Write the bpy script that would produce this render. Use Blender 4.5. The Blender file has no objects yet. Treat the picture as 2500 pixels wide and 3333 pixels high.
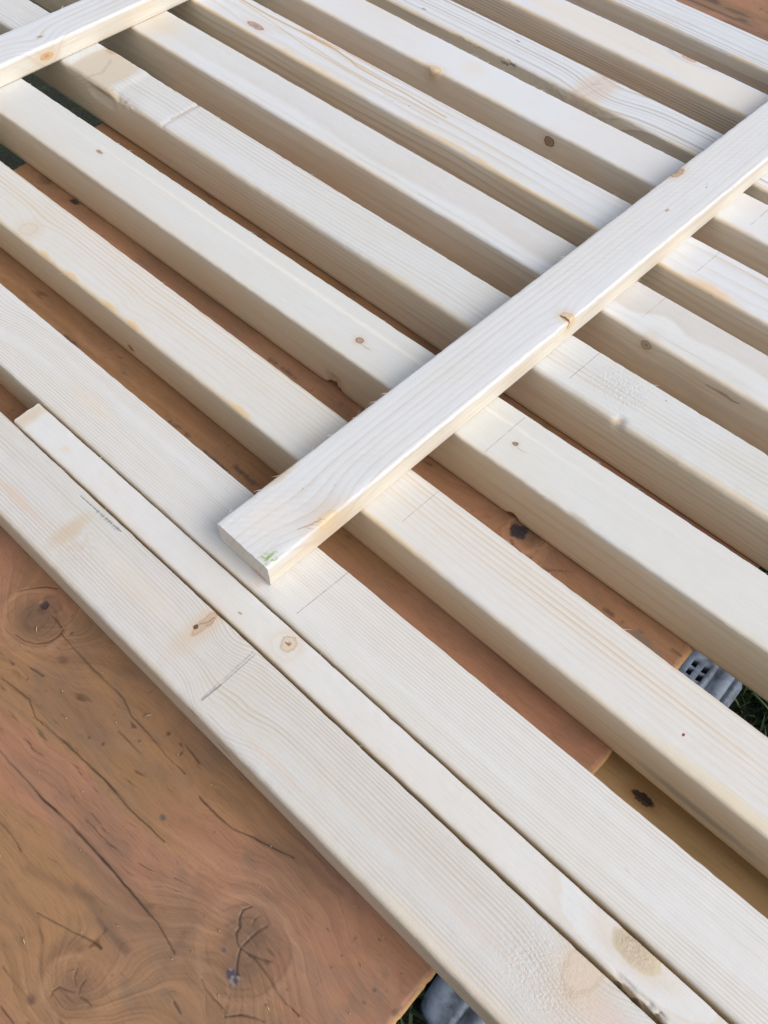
import bpy, math
import numpy as np

H = 0.0381                      # thickness of a 2x2 batten in metres: the unit all measurements below use
scene = bpy.context.scene

# ------------------------------------------------------------------ camera, world, sun, exposure
cam_d = bpy.data.cameras.new('camera')
cam = bpy.data.objects.new('camera', cam_d)
scene.collection.objects.link(cam)
scene.camera = cam
RC = np.array([[0.73793462, 0.67468021, 0.01609717],      # right
               [0.57918976, -0.62088825, -0.52823954],    # down
               [-0.34639822, 0.39912956, -0.84894279]])   # forward
from mathutils import Matrix
m = Matrix.Identity(4)
for i in range(3):
    m[i][0] = RC[0, i]; m[i][1] = -RC[1, i]; m[i][2] = -RC[2, i]
m[0][3], m[1][3], m[2][3] = 0.0, 0.0, (9.9399 + 1.0) * H
cam.matrix_world = m
cam_d.sensor_fit = 'HORIZONTAL'
cam_d.sensor_width = 36.0
cam_d.lens = 36.0 * 2713.23 / 2500.0
cam_d.clip_start = 0.01
cam_d.clip_end = 500.0

SUN_DIR = np.array([0.90, 0.20, 0.0]); SUN_EL = math.radians(44)
world = bpy.data.worlds.new('World'); scene.world = world
world.use_nodes = True
wn = world.node_tree
bg = wn.nodes['Background']
sky = wn.nodes.new('ShaderNodeTexSky')
sky.sky_type = 'NISHITA'
sky.sun_disc = False
sky.sun_elevation = SUN_EL
sky.sun_rotation = math.atan2(SUN_DIR[0], SUN_DIR[1])
sky.air_density = 1.0; sky.dust_density = 5.0; sky.ozone_density = 1.0
hs = wn.nodes.new('ShaderNodeHueSaturation')      # overcast: the blue is mostly veiled
hs.inputs['Saturation'].default_value = 0.50
wn.links.new(sky.outputs[0], hs.inputs['Color'])
wn.links.new(hs.outputs[0], bg.inputs[0])
bg.inputs[1].default_value = 0.15

sl = bpy.data.lights.new('sun', 'SUN')
sl.energy = 0.66
sl.angle = math.radians(40)
sl.color = (1.0, 0.985, 0.97)
sun = bpy.data.objects.new('sun', sl); scene.collection.objects.link(sun)
hd = SUN_DIR / np.linalg.norm(SUN_DIR)
sv = (hd[0] * math.cos(SUN_EL), hd[1] * math.cos(SUN_EL), math.sin(SUN_EL))
from mathutils import Vector
sun.rotation_euler = Vector(sv).to_track_quat('Z', 'Y').to_euler()
sun.location = (0.5, 0.2, 1.5)

scene.view_settings.view_transform = 'Standard'
scene.view_settings.look = 'None'
scene.view_settings.gamma = 1.0
scene.view_settings.use_curve_mapping = False
scene.view_settings.exposure = 0.03

# ------------------------------------------------------------------ helpers: noise in numpy
rng = np.random.RandomState(7)
PERM = rng.permutation(4096)
VALS = rng.rand(4096) * 2 - 1
def _h(i, j, k=0):
    return VALS[PERM[(PERM[(i + PERM[(np.asarray(j) + 131 * np.asarray(k)) & 4095]) & 4095] + 17) & 4095]]
def noise2(x, y, seed=0):
    x = np.asarray(x, float); y = np.asarray(y, float)
    xi = np.floor(x).astype(np.int64); yi = np.floor(y).astype(np.int64)
    fx = x - xi; fy = y - yi
    fx = fx * fx * (3 - 2 * fx); fy = fy * fy * (3 - 2 * fy)
    a = _h(xi, yi, seed); b = _h(xi + 1, yi, seed); c = _h(xi, yi + 1, seed); d = _h(xi + 1, yi + 1, seed)
    return (a * (1 - fx) + b * fx) * (1 - fy) + (c * (1 - fx) + d * fx) * fy
def fbm(x, y, seed=0, o=4):
    s = 0; a = 1.0; t = 0
    for i in range(o):
        s = s + a * noise2(np.asarray(x) * 2 ** i, np.asarray(y) * 2 ** i, seed + 7 * i); t += a; a *= 0.5
    return s / t
def sstep(a, b, x):
    t = np.clip((x - a) / (b - a), 0, 1); return t * t * (3 - 2 * t)

# ------------------------------------------------------------------ helpers: objects
def new_mesh_obj(name, verts, faces_list, mat, loc=(0, 0, 0), parent=None, smooth=True, attrs=None):
    """verts in metres (n,3); faces_list = list of arrays (quads/tris) or python lists"""
    me = bpy.data.meshes.new(name)
    v = np.asarray(verts, dtype=np.float32) - np.asarray(loc, dtype=np.float32)
    loops = []; starts = []; totals = []; pos = 0
    for fa in faces_list:
        if isinstance(fa, np.ndarray):
            n, k = fa.shape
            loops.append(fa.ravel()); starts.append(pos + k * np.arange(n)); totals.append(np.full(n, k)); pos += n * k
        else:
            for f in fa:
                loops.append(np.asarray(f)); starts.append(np.array([pos])); totals.append(np.array([len(f)])); pos += len(f)
    loops = np.concatenate(loops).astype(np.int32); starts = np.concatenate(starts).astype(np.int32)
    totals = np.concatenate(totals).astype(np.int32)
    me.vertices.add(len(v)); me.vertices.foreach_set('co', v.ravel())
    me.loops.add(len(loops)); me.loops.foreach_set('vertex_index', loops)
    me.polygons.add(len(starts)); me.polygons.foreach_set('loop_start', starts)
    try: me.polygons.foreach_set('loop_total', totals)
    except Exception: pass
    me.update(calc_edges=True)
    me.validate()
    if attrs:
        for an, (typ, data) in attrs.items():
            at = me.attributes.new(an, typ, 'POINT')
            key = {'FLOAT': 'value', 'FLOAT_VECTOR': 'vector', 'FLOAT_COLOR': 'color'}[typ]
            at.data.foreach_set(key, np.asarray(data, dtype=np.float32).ravel())
    if smooth:
        me.polygons.foreach_set('use_smooth', np.ones(len(me.polygons), dtype=bool))
    me.materials.append(mat)
    o = bpy.data.objects.new(name, me)
    o.location = loc
    scene.collection.objects.link(o)
    if parent is not None:
        o.parent = parent
        o.location = Vector(loc) - parent.location
    return o
def tag(o, label=None, cat=None, group=None, kind=None):
    if label: o['label'] = label
    if cat: o['category'] = cat
    if group: o['group'] = group
    if kind: o['kind'] = kind
    return o

# ------------------------------------------------------------------ helpers: shader nodes
class NT:
    def __init__(s, name):
        s.mat = bpy.data.materials.new(name); s.mat.use_nodes = True
        s.t = s.mat.node_tree; s.n = s.t.nodes; s.bsdf = s.n['Principled BSDF']
    def put(s, sock, v):
        if isinstance(v, bpy.types.NodeSocket): s.t.links.new(v, sock)
        else: sock.default_value = v
    def m(s, op, a, b=0.0, c=0.0, clamp=False):
        n = s.n.new('ShaderNodeMath'); n.operation = op; n.use_clamp = clamp
        s.put(n.inputs[0], a); s.put(n.inputs[1], b)
        if len(n.inputs) > 2: s.put(n.inputs[2], c)
        return n.outputs[0]
    def vm(s, op, a, b=(0, 0, 0)):
        n = s.n.new('ShaderNodeVectorMath'); n.operation = op
        s.put(n.inputs[0], a); s.put(n.inputs[1], b)
        return n.outputs['Value'] if op in ('LENGTH', 'DISTANCE', 'DOT_PRODUCT') else n.outputs['Vector']
    def xyz(s, x, y, z):
        n = s.n.new('ShaderNodeCombineXYZ'); s.put(n.inputs[0], x); s.put(n.inputs[1], y); s.put(n.inputs[2], z); return n.outputs[0]
    def sep(s, v):
        n = s.n.new('ShaderNodeSeparateXYZ'); s.put(n.inputs[0], v); return n.outputs
    def noise(s, vec, scale=1.0, detail=2.0, rough=0.5, col=False, dist=0.0):
        n = s.n.new('ShaderNodeTexNoise'); s.put(n.inputs['Vector'], vec)
        n.inputs['Scale'].default_value = scale; n.inputs['Detail'].default_value = detail
        n.inputs['Roughness'].default_value = rough; n.inputs['Distortion'].default_value = dist
        return n.outputs['Color' if col else 'Fac']
    def attr(s, name, out='Vector'):
        n = s.n.new('ShaderNodeAttribute'); n.attribute_name = name; return n.outputs[out]
    def ss(s, x, lo, hi, a=0.0, b=1.0):
        n = s.n.new('ShaderNodeMapRange'); n.interpolation_type = 'SMOOTHSTEP'
        s.put(n.inputs['Value'], x)
        if lo <= hi: vals = (lo, hi, a, b)
        else: vals = (hi, lo, b, a)
        for i, v in enumerate(vals): n.inputs[1 + i].default_value = v
        return n.outputs[0]
    def mix(s, f, a, b, mode='MIX'):
        n = s.n.new('ShaderNodeMix'); n.data_type = 'RGBA'; n.blend_type = mode; n.clamp_factor = True
        s.put(n.inputs[0], f)
        for sk, v in ((n.inputs[6], a), (n.inputs[7], b)):
            s.put(sk, v if isinstance(v, bpy.types.NodeSocket) else (*v, 1.0))
        return n.outputs[2]
    def ramp(s, f, stops):
        n = s.n.new('ShaderNodeValToRGB'); s.put(n.inputs[0], f)
        e = n.color_ramp.elements
        while len(e) < len(stops): e.new(0.5)
        for q, (p, c) in zip(e, stops): q.position = p; q.color = (*c, 1.0)
        return n.outputs[0]
    def bump(s, h, strength, dist, normal=None):
        n = s.n.new('ShaderNodeBump'); n.inputs['Strength'].default_value = strength
        n.inputs['Distance'].default_value = dist; s.put(n.inputs['Height'], h)
        if normal is not None: s.put(n.inputs['Normal'], normal)
        return n.outputs[0]
    def seg(s, uv, a, b):
        """distance from the (u,v,0) point to segment a-b"""
        ba = (b[0] - a[0], b[1] - a[1], 0.0); l2 = ba[0] ** 2 + ba[1] ** 2
        pa = s.vm('SUBTRACT', uv, (a[0], a[1], 0.0))
        h = s.m('MULTIPLY', s.vm('DOT_PRODUCT', pa, ba), 1.0 / l2, clamp=True)
        sc = s.n.new('ShaderNodeVectorMath'); sc.operation = 'SCALE'
        sc.inputs[0].default_value = ba; s.put(sc.inputs['Scale'], h)
        return s.vm('LENGTH', s.vm('SUBTRACT', pa, sc.outputs[0])), h

CREAM = (0.80, 0.715, 0.585)
def wood_material(name, seed, early=CREAM, late=(0.62, 0.47, 0.30), pith=(-6.0, -2.0), space=0.06, contrast=0.35,
         band=None, warp=0.10, irr=0.8, mottle=0.35, rim=0.45, rough=0.0, knots=(), lines=(), patches=(), sharp=3.0, wmax=1.0,
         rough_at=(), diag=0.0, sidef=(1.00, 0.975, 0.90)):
    """pale softwood: growth rings round a pith line, knots, pencil strokes, cracks and stains at measured places"""
    s = NT(name)
    wc = s.attr('wc'); u, v, w = s.sep(wc)
    so = (seed * 3.7, seed * 1.3, seed * 5.1)
    low = s.noise(s.vm('ADD', s.vm('MULTIPLY', wc, (0.22, 0.8, 0.8)), so), 1.0, 1.0)
    low2 = s.noise(s.vm('ADD', s.vm('MULTIPLY', wc, (0.55, 1.6, 1.6)), (so[1], so[2], so[0])), 1.0, 2.0)
    jit = s.noise(s.vm('ADD', s.vm('MULTIPLY', wc, (5.0, 9.0, 9.0)), so), 1.0, 2.0, col=True)
    pj = s.vm('ADD', wc, s.vm('MULTIPLY', s.vm('SUBTRACT', jit, (0.5, 0.5, 0.5)), (0.07, 0.07, 0.07)))
    # distance from the pith
    K16 = s.noise(s.vm('ADD', s.vm('MULTIPLY', wc, (16.0, 16.0, 16.0)), so), 1.0, 2.0) if (knots or patches) else None
    PBN = s.noise(s.vm('ADD', s.vm('MULTIPLY', wc, (9.0, 14.0, 14.0)), so), 1.0, 3.0) if any(p.get('brk') and 'bs' not in p for p in patches) else None
    LN1 = s.noise(s.vm('ADD', s.vm('MULTIPLY', wc, (30.0, 7.0, 7.0)), so), 1.0, 2.0) if lines else None
    LN2 = s.noise(s.vm('MULTIPLY', wc, (60.0, 60.0, 60.0)), 1.0, 1.0) if lines else None
    ju = s.sep(pj)[0]
    r = s.vm('LENGTH', s.xyz(0.0, s.m('SUBTRACT', v, pith[0]), s.m('SUBTRACT', w, pith[1])))
    r = s.m('MULTIPLY_ADD', s.m('SUBTRACT', low, 0.5), warp * 2, r)
    r = s.m('MULTIPLY_ADD', s.m('SUBTRACT', low2, 0.5), warp * 0.35, r)
    kd = []
    for k in knots:
        d = s.vm('LENGTH', s.vm('MULTIPLY', s.vm('SUBTRACT', pj, (k['u'], k['v'], k.get('w', wmax))),
                                (1 / k['ru'], 1 / k['rv'], 1 / k.get('rw', 0.5))))
        kd.append(d)
        sp = k.get('swirl', 1.0)
        if sp:
            dd = s.vm('LENGTH', s.vm('MULTIPLY', s.vm('SUBTRACT', pj, (k['u'] + k.get('su', 0), k['v'], k.get('w', wmax))),
                                     (1 / (k['ru'] * k.get('sx', 3.0)), 1 / (k['rv'] * k.get('sy', 2.2)), 1 / 1.2)))
            g = s.m('EXPONENT', s.m('MULTIPLY', s.m('MULTIPLY', dd, dd), -1.0))
            r = s.m('MULTIPLY_ADD', g, k['rv'] * sp, r)
    n1 = s.noise(s.xyz(s.m('MULTIPLY', r, 2.3), seed * 2.0, 0.0), 1.0, 1.0)
    ph = s.m('ADD', s.m('DIVIDE', r, space), s.m('MULTIPLY', n1, irr * 4.0))
    fr = s.m('FRACT', ph)
    t = s.m('POWER', fr, sharp)
    # soften the sharp flank of every ring
    t = s.m('MULTIPLY', t, s.ss(fr, 1.0, 0.90))
    ringamp = s.ss(s.noise(s.xyz(s.m('MULTIPLY', r, 5.0), s.m('MULTIPLY', u, 0.15), seed * 1.7), 1.0, 1.0), 0.30, 0.70, 0.25, 1.3)
    t = s.m('MULTIPLY', s.m('MULTIPLY', t, ringamp), 2.2)
    if band:
        t = s.m('MULTIPLY', t, s.ss(v, band[0], band[1], band[2], 1.0))
    # fibres along the board
    fib = s.noise(s.vm('ADD', s.vm('MULTIPLY', wc, (2.2, 70.0, 70.0)), so), 1.0, 2.0, 0.6)
    fuzz = s.noise(s.vm('ADD', s.vm('MULTIPLY', wc, (26.0, 60.0, 60.0)), so), 1.0, 2.0, 0.65)
    saw = s.noise(s.vm('ADD', s.vm('MULTIPLY', wc, (18.0, 3.0, 3.0)), so), 1.0, 0.0)
    # rough-sawn tops, planed sides: cool sky light and warm bounce tinted into their colour
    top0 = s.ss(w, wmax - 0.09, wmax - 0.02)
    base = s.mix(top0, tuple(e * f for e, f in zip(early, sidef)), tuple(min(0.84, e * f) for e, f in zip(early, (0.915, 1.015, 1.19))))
    col = s.mix(s.m('MULTIPLY', s.ss(low2, 0.35, 0.70), mottle), base, s.mix(1.0, base, (0.97, 0.93, 0.84), 'MULTIPLY'))
    col = s.mix(s.m('MULTIPLY', s.ss(low, 0.42, 0.66), mottle), col, s.mix(1.0, base, (1.03, 1.02, 1.04), 'MULTIPLY'))
    col = s.mix(s.m('MULTIPLY', t, contrast, clamp=True), col, late)
    col = s.mix(s.ss(fib, 0.52, 0.78, 0.0, 0.24), col, tuple(l * 0.9 for l in late))
    col = s.mix(s.ss(fib, 0.47, 0.22, 0.0, 0.30), col, (0.86, 0.83, 0.79))
    # flat grain on the planed side faces
    sg = s.noise(s.vm('ADD', s.vm('MULTIPLY', wc, (0.28, 5.0, 15.0)), so), 1.0, 3.0, 0.6)
    sidem = s.m('SUBTRACT', 1.0, top0)
    col = s.mix(s.m('MULTIPLY', s.ss(sg, 0.50, 0.68, 0.0, 0.42), sidem), col, (0.60, 0.46, 0.31))
    col = s.mix(s.m('MULTIPLY', s.ss(low2, 0.45, 0.70, 0.0, 0.35), sidem), col, (0.72, 0.60, 0.45))
    # milled, slightly resinous corner, with warm reflected light tinted into its colour
    if rim:
        e1 = s.m('MULTIPLY', s.ss(v, 0.11, 0.01), s.ss(w, wmax - 0.10, wmax - 0.01))
        e1 = s.m('MULTIPLY', e1, s.ss(low2, 0.30, 0.62, 0.15, 1.0))
        col = s.mix(s.m('MULTIPLY', e1, rim), col, (0.80, 0.62, 0.38))
    uv = s.xyz(u, v, 0.0); jv = s.xyz(ju, v, 0.0)
    topm = s.ss(w, wmax - 0.05, wmax - 0.015)
    for p in patches:    # dict u v ru rv col a (noise-broken soft ellipse), optional w/rw for a side patch
        if 'w' in p:
            d = s.vm('LENGTH', s.vm('MULTIPLY', s.vm('SUBTRACT', pj, (p['u'], p['v'], p['w'])), (1 / p['ru'], 1 / p['rv'], 1 / p['rw'])))
            mk = s.ss(d, 1.0, p.get('in', 0.2))
        else:
            d = s.vm('LENGTH', s.vm('MULTIPLY', s.vm('SUBTRACT', pj, (p['u'], p['v'], 0.0)), (1 / p['ru'], 1 / p['rv'], 0.0)))
            mk = s.m('MULTIPLY', s.ss(d, 1.0, p.get('in', 0.2)), topm)
        b = p.get('brk', 0.0)
        if b:
            nn = s.noise(s.vm('ADD', s.vm('MULTIPLY', wc, p['bs']), (p['u'], 3.1, p['v'])), 1.0, 2.0) if 'bs' in p else PBN
            mk = s.m('MULTIPLY', mk, s.ss(nn, 0.5 - 0.2 * (1 - b) - 0.02, 0.5 + 0.16))
        col = s.mix(s.m('MULTIPLY', mk, p['a']), col, p['col'])
    hgt_knot = None
    for k, d in zip(knots, kd):
        kn = K16
        dn = s.m('MULTIPLY_ADD', s.m('SUBTRACT', kn, 0.5), 0.35, d)
        c0 = k.get('core', (0.16, 0.075, 0.05)); c1 = k.get('body', (0.50, 0.33, 0.19)); c2 = k.get('ring', (0.20, 0.11, 0.06))
        cs = k.get('cs', 0.25)
        kc = s.ramp(s.m('MULTIPLY', dn, 0.5), [(0.0, c0), (cs * 0.5, c0), (cs * 0.5 + 0.08, c1), (0.37, c1), (0.45, c2), (0.50, c2), (0.56, c1)])
        mk = s.ss(dn, 1.18, 0.92)
        halo = s.m('MULTIPLY', s.ss(d, k.get('hr', 2.6), 0.9), k.get('halo', 0.35))
        lim = None
        if k.get('top'):
            halo = s.m('MULTIPLY', halo, topm)
        col = s.mix(halo, col, k.get('halocol', (0.66, 0.49, 0.32)))
        col = s.mix(s.m('MULTIPLY', mk, k.get('a', 0.9)), col, kc)
    for l in lines:      # dict pts w col a
        best = None
        for a, b in zip(l['pts'][:-1], l['pts'][1:]):
            d, _ = s.seg(jv if l.get('wob', 0) else uv, a, b)
            best = d if best is None else s.m('MINIMUM', best, d)
        nn = LN1; nn2 = LN2
        mk = s.m('MULTIPLY', s.ss(best, l['w'], l['w'] * 0.35), s.ss(nn, l.get('n0', 0.30), l.get('n0', 0.30) + 0.25, 0.15, 1.0))
        mk = s.m('MULTIPLY', mk, s.ss(nn2, 0.25, 0.6, 0.45, 1.0))
        mk = s.m('MULTIPLY', mk, topm)
        col = s.mix(s.m('MULTIPLY', mk, l['a']), col, l['col'])
    s.put(s.bsdf.inputs['Base Color'], col)
    s.bsdf.inputs['Roughness'].default_value = 0.62
    s.bsdf.inputs['Specular IOR Level'].default_value = 0.35
    h = s.m('MULTIPLY', fib, 0.5)
    h = s.m('MULTIPLY_ADD', fuzz, 0.5 + rough, h)
    h = s.m('MULTIPLY_ADD', saw, 0.12, h)
    if diag:   # arcs left by the saw blade
        sa = s.m('SINE', s.m('MULTIPLY', s.m('ADD', u, s.m('MULTIPLY_ADD', s.m('MULTIPLY', v, v), 0.35, s.m('MULTIPLY', v, 0.55))), 44.0))
        h = s.m('MULTIPLY_ADD', s.m('MULTIPLY', sa, s.ss(low2, 0.35, 0.6)), diag, h)
    for q in rough_at:   # torn, woolly grain
        d = s.vm('LENGTH', s.vm('MULTIPLY', s.vm('SUBTRACT', wc, (q[0], q[1], wmax)), (1 / q[2], 1 / q[3], 1.0)))
        tn = s.noise(s.vm('MULTIPLY', wc, (22.0, 34.0, 34.0)), 1.0, 2.0, 0.7)
        h = s.m('MULTIPLY_ADD', s.m('MULTIPLY', tn, s.ss(d, 1.1, 0.3)), q[4], h)
    nb = s.bump(h, 0.42, 0.0005)
    s.put(s.bsdf.inputs['Normal'], nb)
    return s.mat

class wood:
    """one kind of board: the ring pattern is shared, and each stretch of the board gets a material holding only the marks that lie on it"""
    def __init__(self, name, seed, **kw):
        self.name, self.seed, self.kw, self.cache = name, seed, kw, {}
    def stretch(self, a, b):
        def hit(lo, hi): return hi >= a - 0.05 and lo <= b + 0.05
        def kext(k):
            e = k['ru'] * max(1.3, k.get('hr', 2.6)); sw = k['ru'] * k.get('sx', 3.0) * 2.6 if k.get('swirl', 1.0) else 0
            su = k.get('su', 0); return k['u'] + min(-e, su - sw), k['u'] + max(e, su + sw)
        ks = [i for i, k in enumerate(self.kw.get('knots', ())) if hit(*kext(k))]
        ls = [i for i, l in enumerate(self.kw.get('lines', ())) if hit(min(p[0] for p in l['pts']) - 0.15, max(p[0] for p in l['pts']) + 0.15)]
        ps = [i for i, p in enumerate(self.kw.get('patches', ())) if hit(p['u'] - 1.1 * p['ru'], p['u'] + 1.1 * p['ru'])]
        qs = [i for i, q in enumerate(self.kw.get('rough_at', ())) if hit(q[0] - 1.2 * q[2], q[0] + 1.2 * q[2])]
        key = (tuple(ks), tuple(ls), tuple(ps), tuple(qs))
        if key not in self.cache:
            kw = dict(self.kw)
            kw['knots'] = [self.kw.get('knots', ())[i] for i in ks]; kw['lines'] = [self.kw.get('lines', ())[i] for i in ls]
            kw['patches'] = [self.kw.get('patches', ())[i] for i in ps]; kw['rough_at'] = [self.kw.get('rough_at', ())[i] for i in qs]
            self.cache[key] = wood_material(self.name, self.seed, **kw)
        return self.cache[key]

# ------------------------------------------------------------------ the setting: ground with grass
def simple(name, col, rough=0.6, spec=0.3):
    s = NT(name)
    s.bsdf.inputs['Base Color'].default_value = (*col, 1); s.bsdf.inputs['Roughness'].default_value = rough
    s.bsdf.inputs['Specular IOR Level'].default_value = spec
    return s
GZ = -15.5 * H + H              # ground level
def ground_mat():
    s = NT('soil_and_turf')
    tc = s.n.new('ShaderNodeTexCoord').outputs['Object']
    a = s.noise(tc, 30.0, 4.0); b = s.noise(tc, 180.0, 3.0)
    c = s.mix(s.ss(a, 0.35, 0.65), (0.020, 0.022, 0.012), (0.025, 0.045, 0.016))
    c = s.mix(s.ss(b, 0.4, 0.7), c, (0.012, 0.016, 0.009))
    s.put(s.bsdf.inputs['Base Color'], c); s.bsdf.inputs['Roughness'].default_value = 0.9
    s.put(s.bsdf.inputs['Normal'], s.bump(b, 0.8, 0.01))
    return s.mat
gv = np.array([[-40, -40, GZ], [40, -40, GZ], [40, 40, GZ], [-40, 40, GZ]], float)
g = new_mesh_obj('ground', gv, [np.array([[0, 1, 2, 3]])], ground_mat(), smooth=False)
tag(g, kind='structure')

def grass():
    n = 26000
    r = np.random.RandomState(3)
    bx = r.uniform(-24, 10, n) * H; by = r.uniform(-4, 30, n) * H
    keep = ~((bx > 0.2 * H) & (bx < 2.7 * H) & (by > 0.7 * H) & (by < 14.8 * H))
    bx = bx[keep]; by = by[keep]; n = len(bx)
    L = r.uniform(0.03, 0.075, n); wd = r.uniform(0.0012, 0.0026, n); az = r.uniform(0, 2 * np.pi, n); ln = r.uniform(0.1, 1.1, n)
    dx = np.cos(az); dy = np.sin(az)
    V = np.zeros((n, 5, 3)); 
    for i, (t, ww) in enumerate(((0, 1), (0, -1), (0.55, 0.8), (0.55, -0.8), (1, 0))):
        off = ln * L * t * t
        V[:, i, 0] = bx + dx * off - dy * wd * ww; V[:, i, 1] = by + dy * off + dx * wd * ww
        V[:, i, 2] = GZ - 0.002 + L * t * np.sqrt(np.maximum(0.05, 1 - (ln * t * 0.7) ** 2))
    idx = np.arange(n)[:, None] * 5
    q = idx + np.array([[0, 1, 3, 2]]); t3 = idx + np.array([[2, 3, 4]])
    hue = np.repeat(r.rand(n), 5)
    s = NT('grass_blades'); hv = s.attr('hue', 'Fac')
    s.put(s.bsdf.inputs['Base Color'], s.ramp(hv, [(0.0, (0.022, 0.045, 0.014)), (0.6, (0.035, 0.075, 0.020)), (1.0, (0.075, 0.085, 0.030))]))
    s.bsdf.inputs['Roughness'].default_value = 0.55
    o = new_mesh_obj('grass', V.reshape(-1, 3), [q, t3], s.mat, smooth=False, attrs={'hue': ('FLOAT', hue)})
    tag(o, 'dark green grass in the shade below the plywood', 'grass', kind='stuff')
grass()

# ------------------------------------------------------------------ grey plastic trough lying in the grass beyond the plywood's end
def trough():
    s = NT('grey_plastic'); tc = s.n.new('ShaderNodeTexCoord').outputs['Object']
    a = s.noise(tc, 55.0, 5.0, 0.65)
    s.put(s.bsdf.inputs['Base Color'], s.mix(s.ss(a, 0.35, 0.7), (0.22, 0.27, 0.35), (0.07, 0.085, 0.11)))
    s.bsdf.inputs['Roughness'].default_value = 0.6
    mat = s.mat
    z1 = -14 * H + H; z0 = GZ - 0.004
    xs = np.array([0.50, 0.62, 0.80, 0.96, 1.14, 1.30, 1.42, 1.54, 1.66, 1.98, 2.06, 2.12, 2.24, 2.36])
    zs = np.array([-.16, -.03, 0, 0, -.02, 0.06, 0.08, -.10, 0.08, 0.08, -.06, 0.06, -.02, -.18])
    ys = np.array([1.10, 1.16, 1.30, 1.55, 1.95, 2.6, 4, 6, 8, 10, 12, 12.9, 13.27, 13.52, 13.60, 13.86, 14.1, 14.25, 14.32])
    ez = np.array([-.30, -.12, -.02, 0, .05, .03, 0, 0, 0, 0, 0, 0, 0, 0, 0, 0, 0, -.06, -.25])
    ins = np.array([.62, .36, .14, .03, 0, 0, 0, 0, 0, 0, 0, 0, 0, 0, 0, 0, 0, .06, .2])   # the end is rounded in plan
    V = []; idx = {}
    for j, y in enumerate(ys):
        for i, x in enumerate(xs):
            xx = 1.43 + (x - 1.43) * (1 - ins[j])
            idx[i, j] = len(V); V.append((xx * H, y * H, z1 + (zs[i] + ez[j]) * H))
    F = []; holes = []
    for j in range(len(ys) - 1):
        for i in range(len(xs) - 1):
            if (i in (2, 4)) and j in (12, 14): holes.append((i, j)); continue
            F.append((idx[i, j], idx[i + 1, j], idx[i + 1, j + 1], idx[i, j + 1]))
    ring = [idx[i, 0] for i in range(len(xs))] + [idx[len(xs) - 1, j] for j in range(1, len(ys))] + \
           [idx[i, len(ys) - 1] for i in range(len(xs) - 2, -1, -1)] + [idx[0, j] for j in range(len(ys) - 2, 0, -1)]
    bot = []
    for k in ring:
        bot.append(len(V)); V.append((V[k][0], V[k][1], z0))
    for a in range(len(ring)):
        b = (a + 1) % len(ring); F.append((ring[b], ring[a], bot[a], bot[b]))
    for (i, j) in holes:
        c = [idx[i, j], idx[i + 1, j], idx[i + 1, j + 1], idx[i, j + 1]]; lo = []
        for k in c: lo.append(len(V)); V.append((V[k][0], V[k][1], V[k][2] - 0.5 * H))
        for a in range(4): b = (a + 1) % 4; F.append((c[a], c[b], lo[b], lo[a]))
    base = np.array([1.43 * H, 7.7 * H, z0])
    o = new_mesh_obj('plastic_trough', V, [F], mat, loc=base, smooth=False)
    tag(o, 'grey plastic ribbed trough with square openings lying in grass past the plywood end', 'trough')
trough()

# ------------------------------------------------------------------ yellow-brown support plank under the plywood
PLY_T = 0.47                    # thickness of the sheet in H
def support_plank():
    s = NT('ochre_stained_pine')
    wc = s.attr('wc'); u, v, w = s.sep(wc)
    a = s.noise(s.vm('MULTIPLY', wc, (0.5, 2.0, 2.0)), 1.0, 4.0); b = s.noise(s.vm('MULTIPLY', wc, (1.5, 40.0, 40.0)), 1.0, 3.0)
    c = s.mix(s.ss(a, 0.3, 0.7), (0.56, 0.38, 0.19), (0.48, 0.32, 0.15))
    c = s.mix(s.ss(b, 0.5, 0.8, 0, 0.5), c, (0.27, 0.16, 0.075))
    f = s.noise(s.vm('MULTIPLY', wc, (14.0, 14.0, 14.0)), 1.0, 3.0, col=True)
    pj = s.vm('ADD', wc, s.vm('MULTIPLY', s.vm('SUBTRACT', f, (.5, .5, .5)), (0.12, 0.12, 0.12)))
    d = s.vm('LENGTH', s.vm('MULTIPLY', s.vm('SUBTRACT', pj, (0.913, 4.407, 0)), (1 / 0.17, 1 / 0.075, 0)))
    c = s.mix(s.ss(d, 2.4, 1.0, 0, 0.5), c, (0.36, 0.19, 0.08))
    c = s.mix(s.ss(d, 1.15, 0.8), c, s.mix(s.ss(b, 0.35, 0.6), (0.022, 0.012, 0.010), (0.085, 0.05, 0.04)))
    s.put(s.bsdf.inputs['Base Color'], c); s.bsdf.inputs['Roughness'].default_value = 0.6
    s.put(s.bsdf.inputs['Normal'], s.bump(b, 0.3, 0.0005))
    z1 = -(PLY_T + 0.02) * H; z0 = z1 - 0.5 * H
    xs = np.linspace(-22, 9.5, 64); sec = [(1.65, 0), (1.62, 0.06), (1.62, .94), (1.66, 1), (5.26, 1), (5.30, .94), (5.30, .06), (5.26, 0)]
    V = []; W = []; F = []
    for x in xs:
        for (y, t) in sec: V.append((x * H, y * H, z0 + (z1 - z0) * t)); W.append((x, y, t))
    m_ = len(sec)
    for i in range(len(xs) - 1):
        for k in range(m_): F.append((i * m_ + k, i * m_ + (k + 1) % m_, (i + 1) * m_ + (k + 1) % m_, (i + 1) * m_ + k))
    F.append(tuple(range(m_ - 1, -1, -1))); F.append(tuple((len(xs) - 1) * m_ + k for k in range(m_)))
    o = new_mesh_obj('support_plank', V, [F], s.mat, loc=(-6 * H, 3.45 * H, z0), smooth=False, attrs={'wc': ('FLOAT_VECTOR', W)})
    tag(o, 'ochre brown plank with an oval dark knot carrying the plywood, seen past its end', 'plank')
support_plank()

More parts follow.
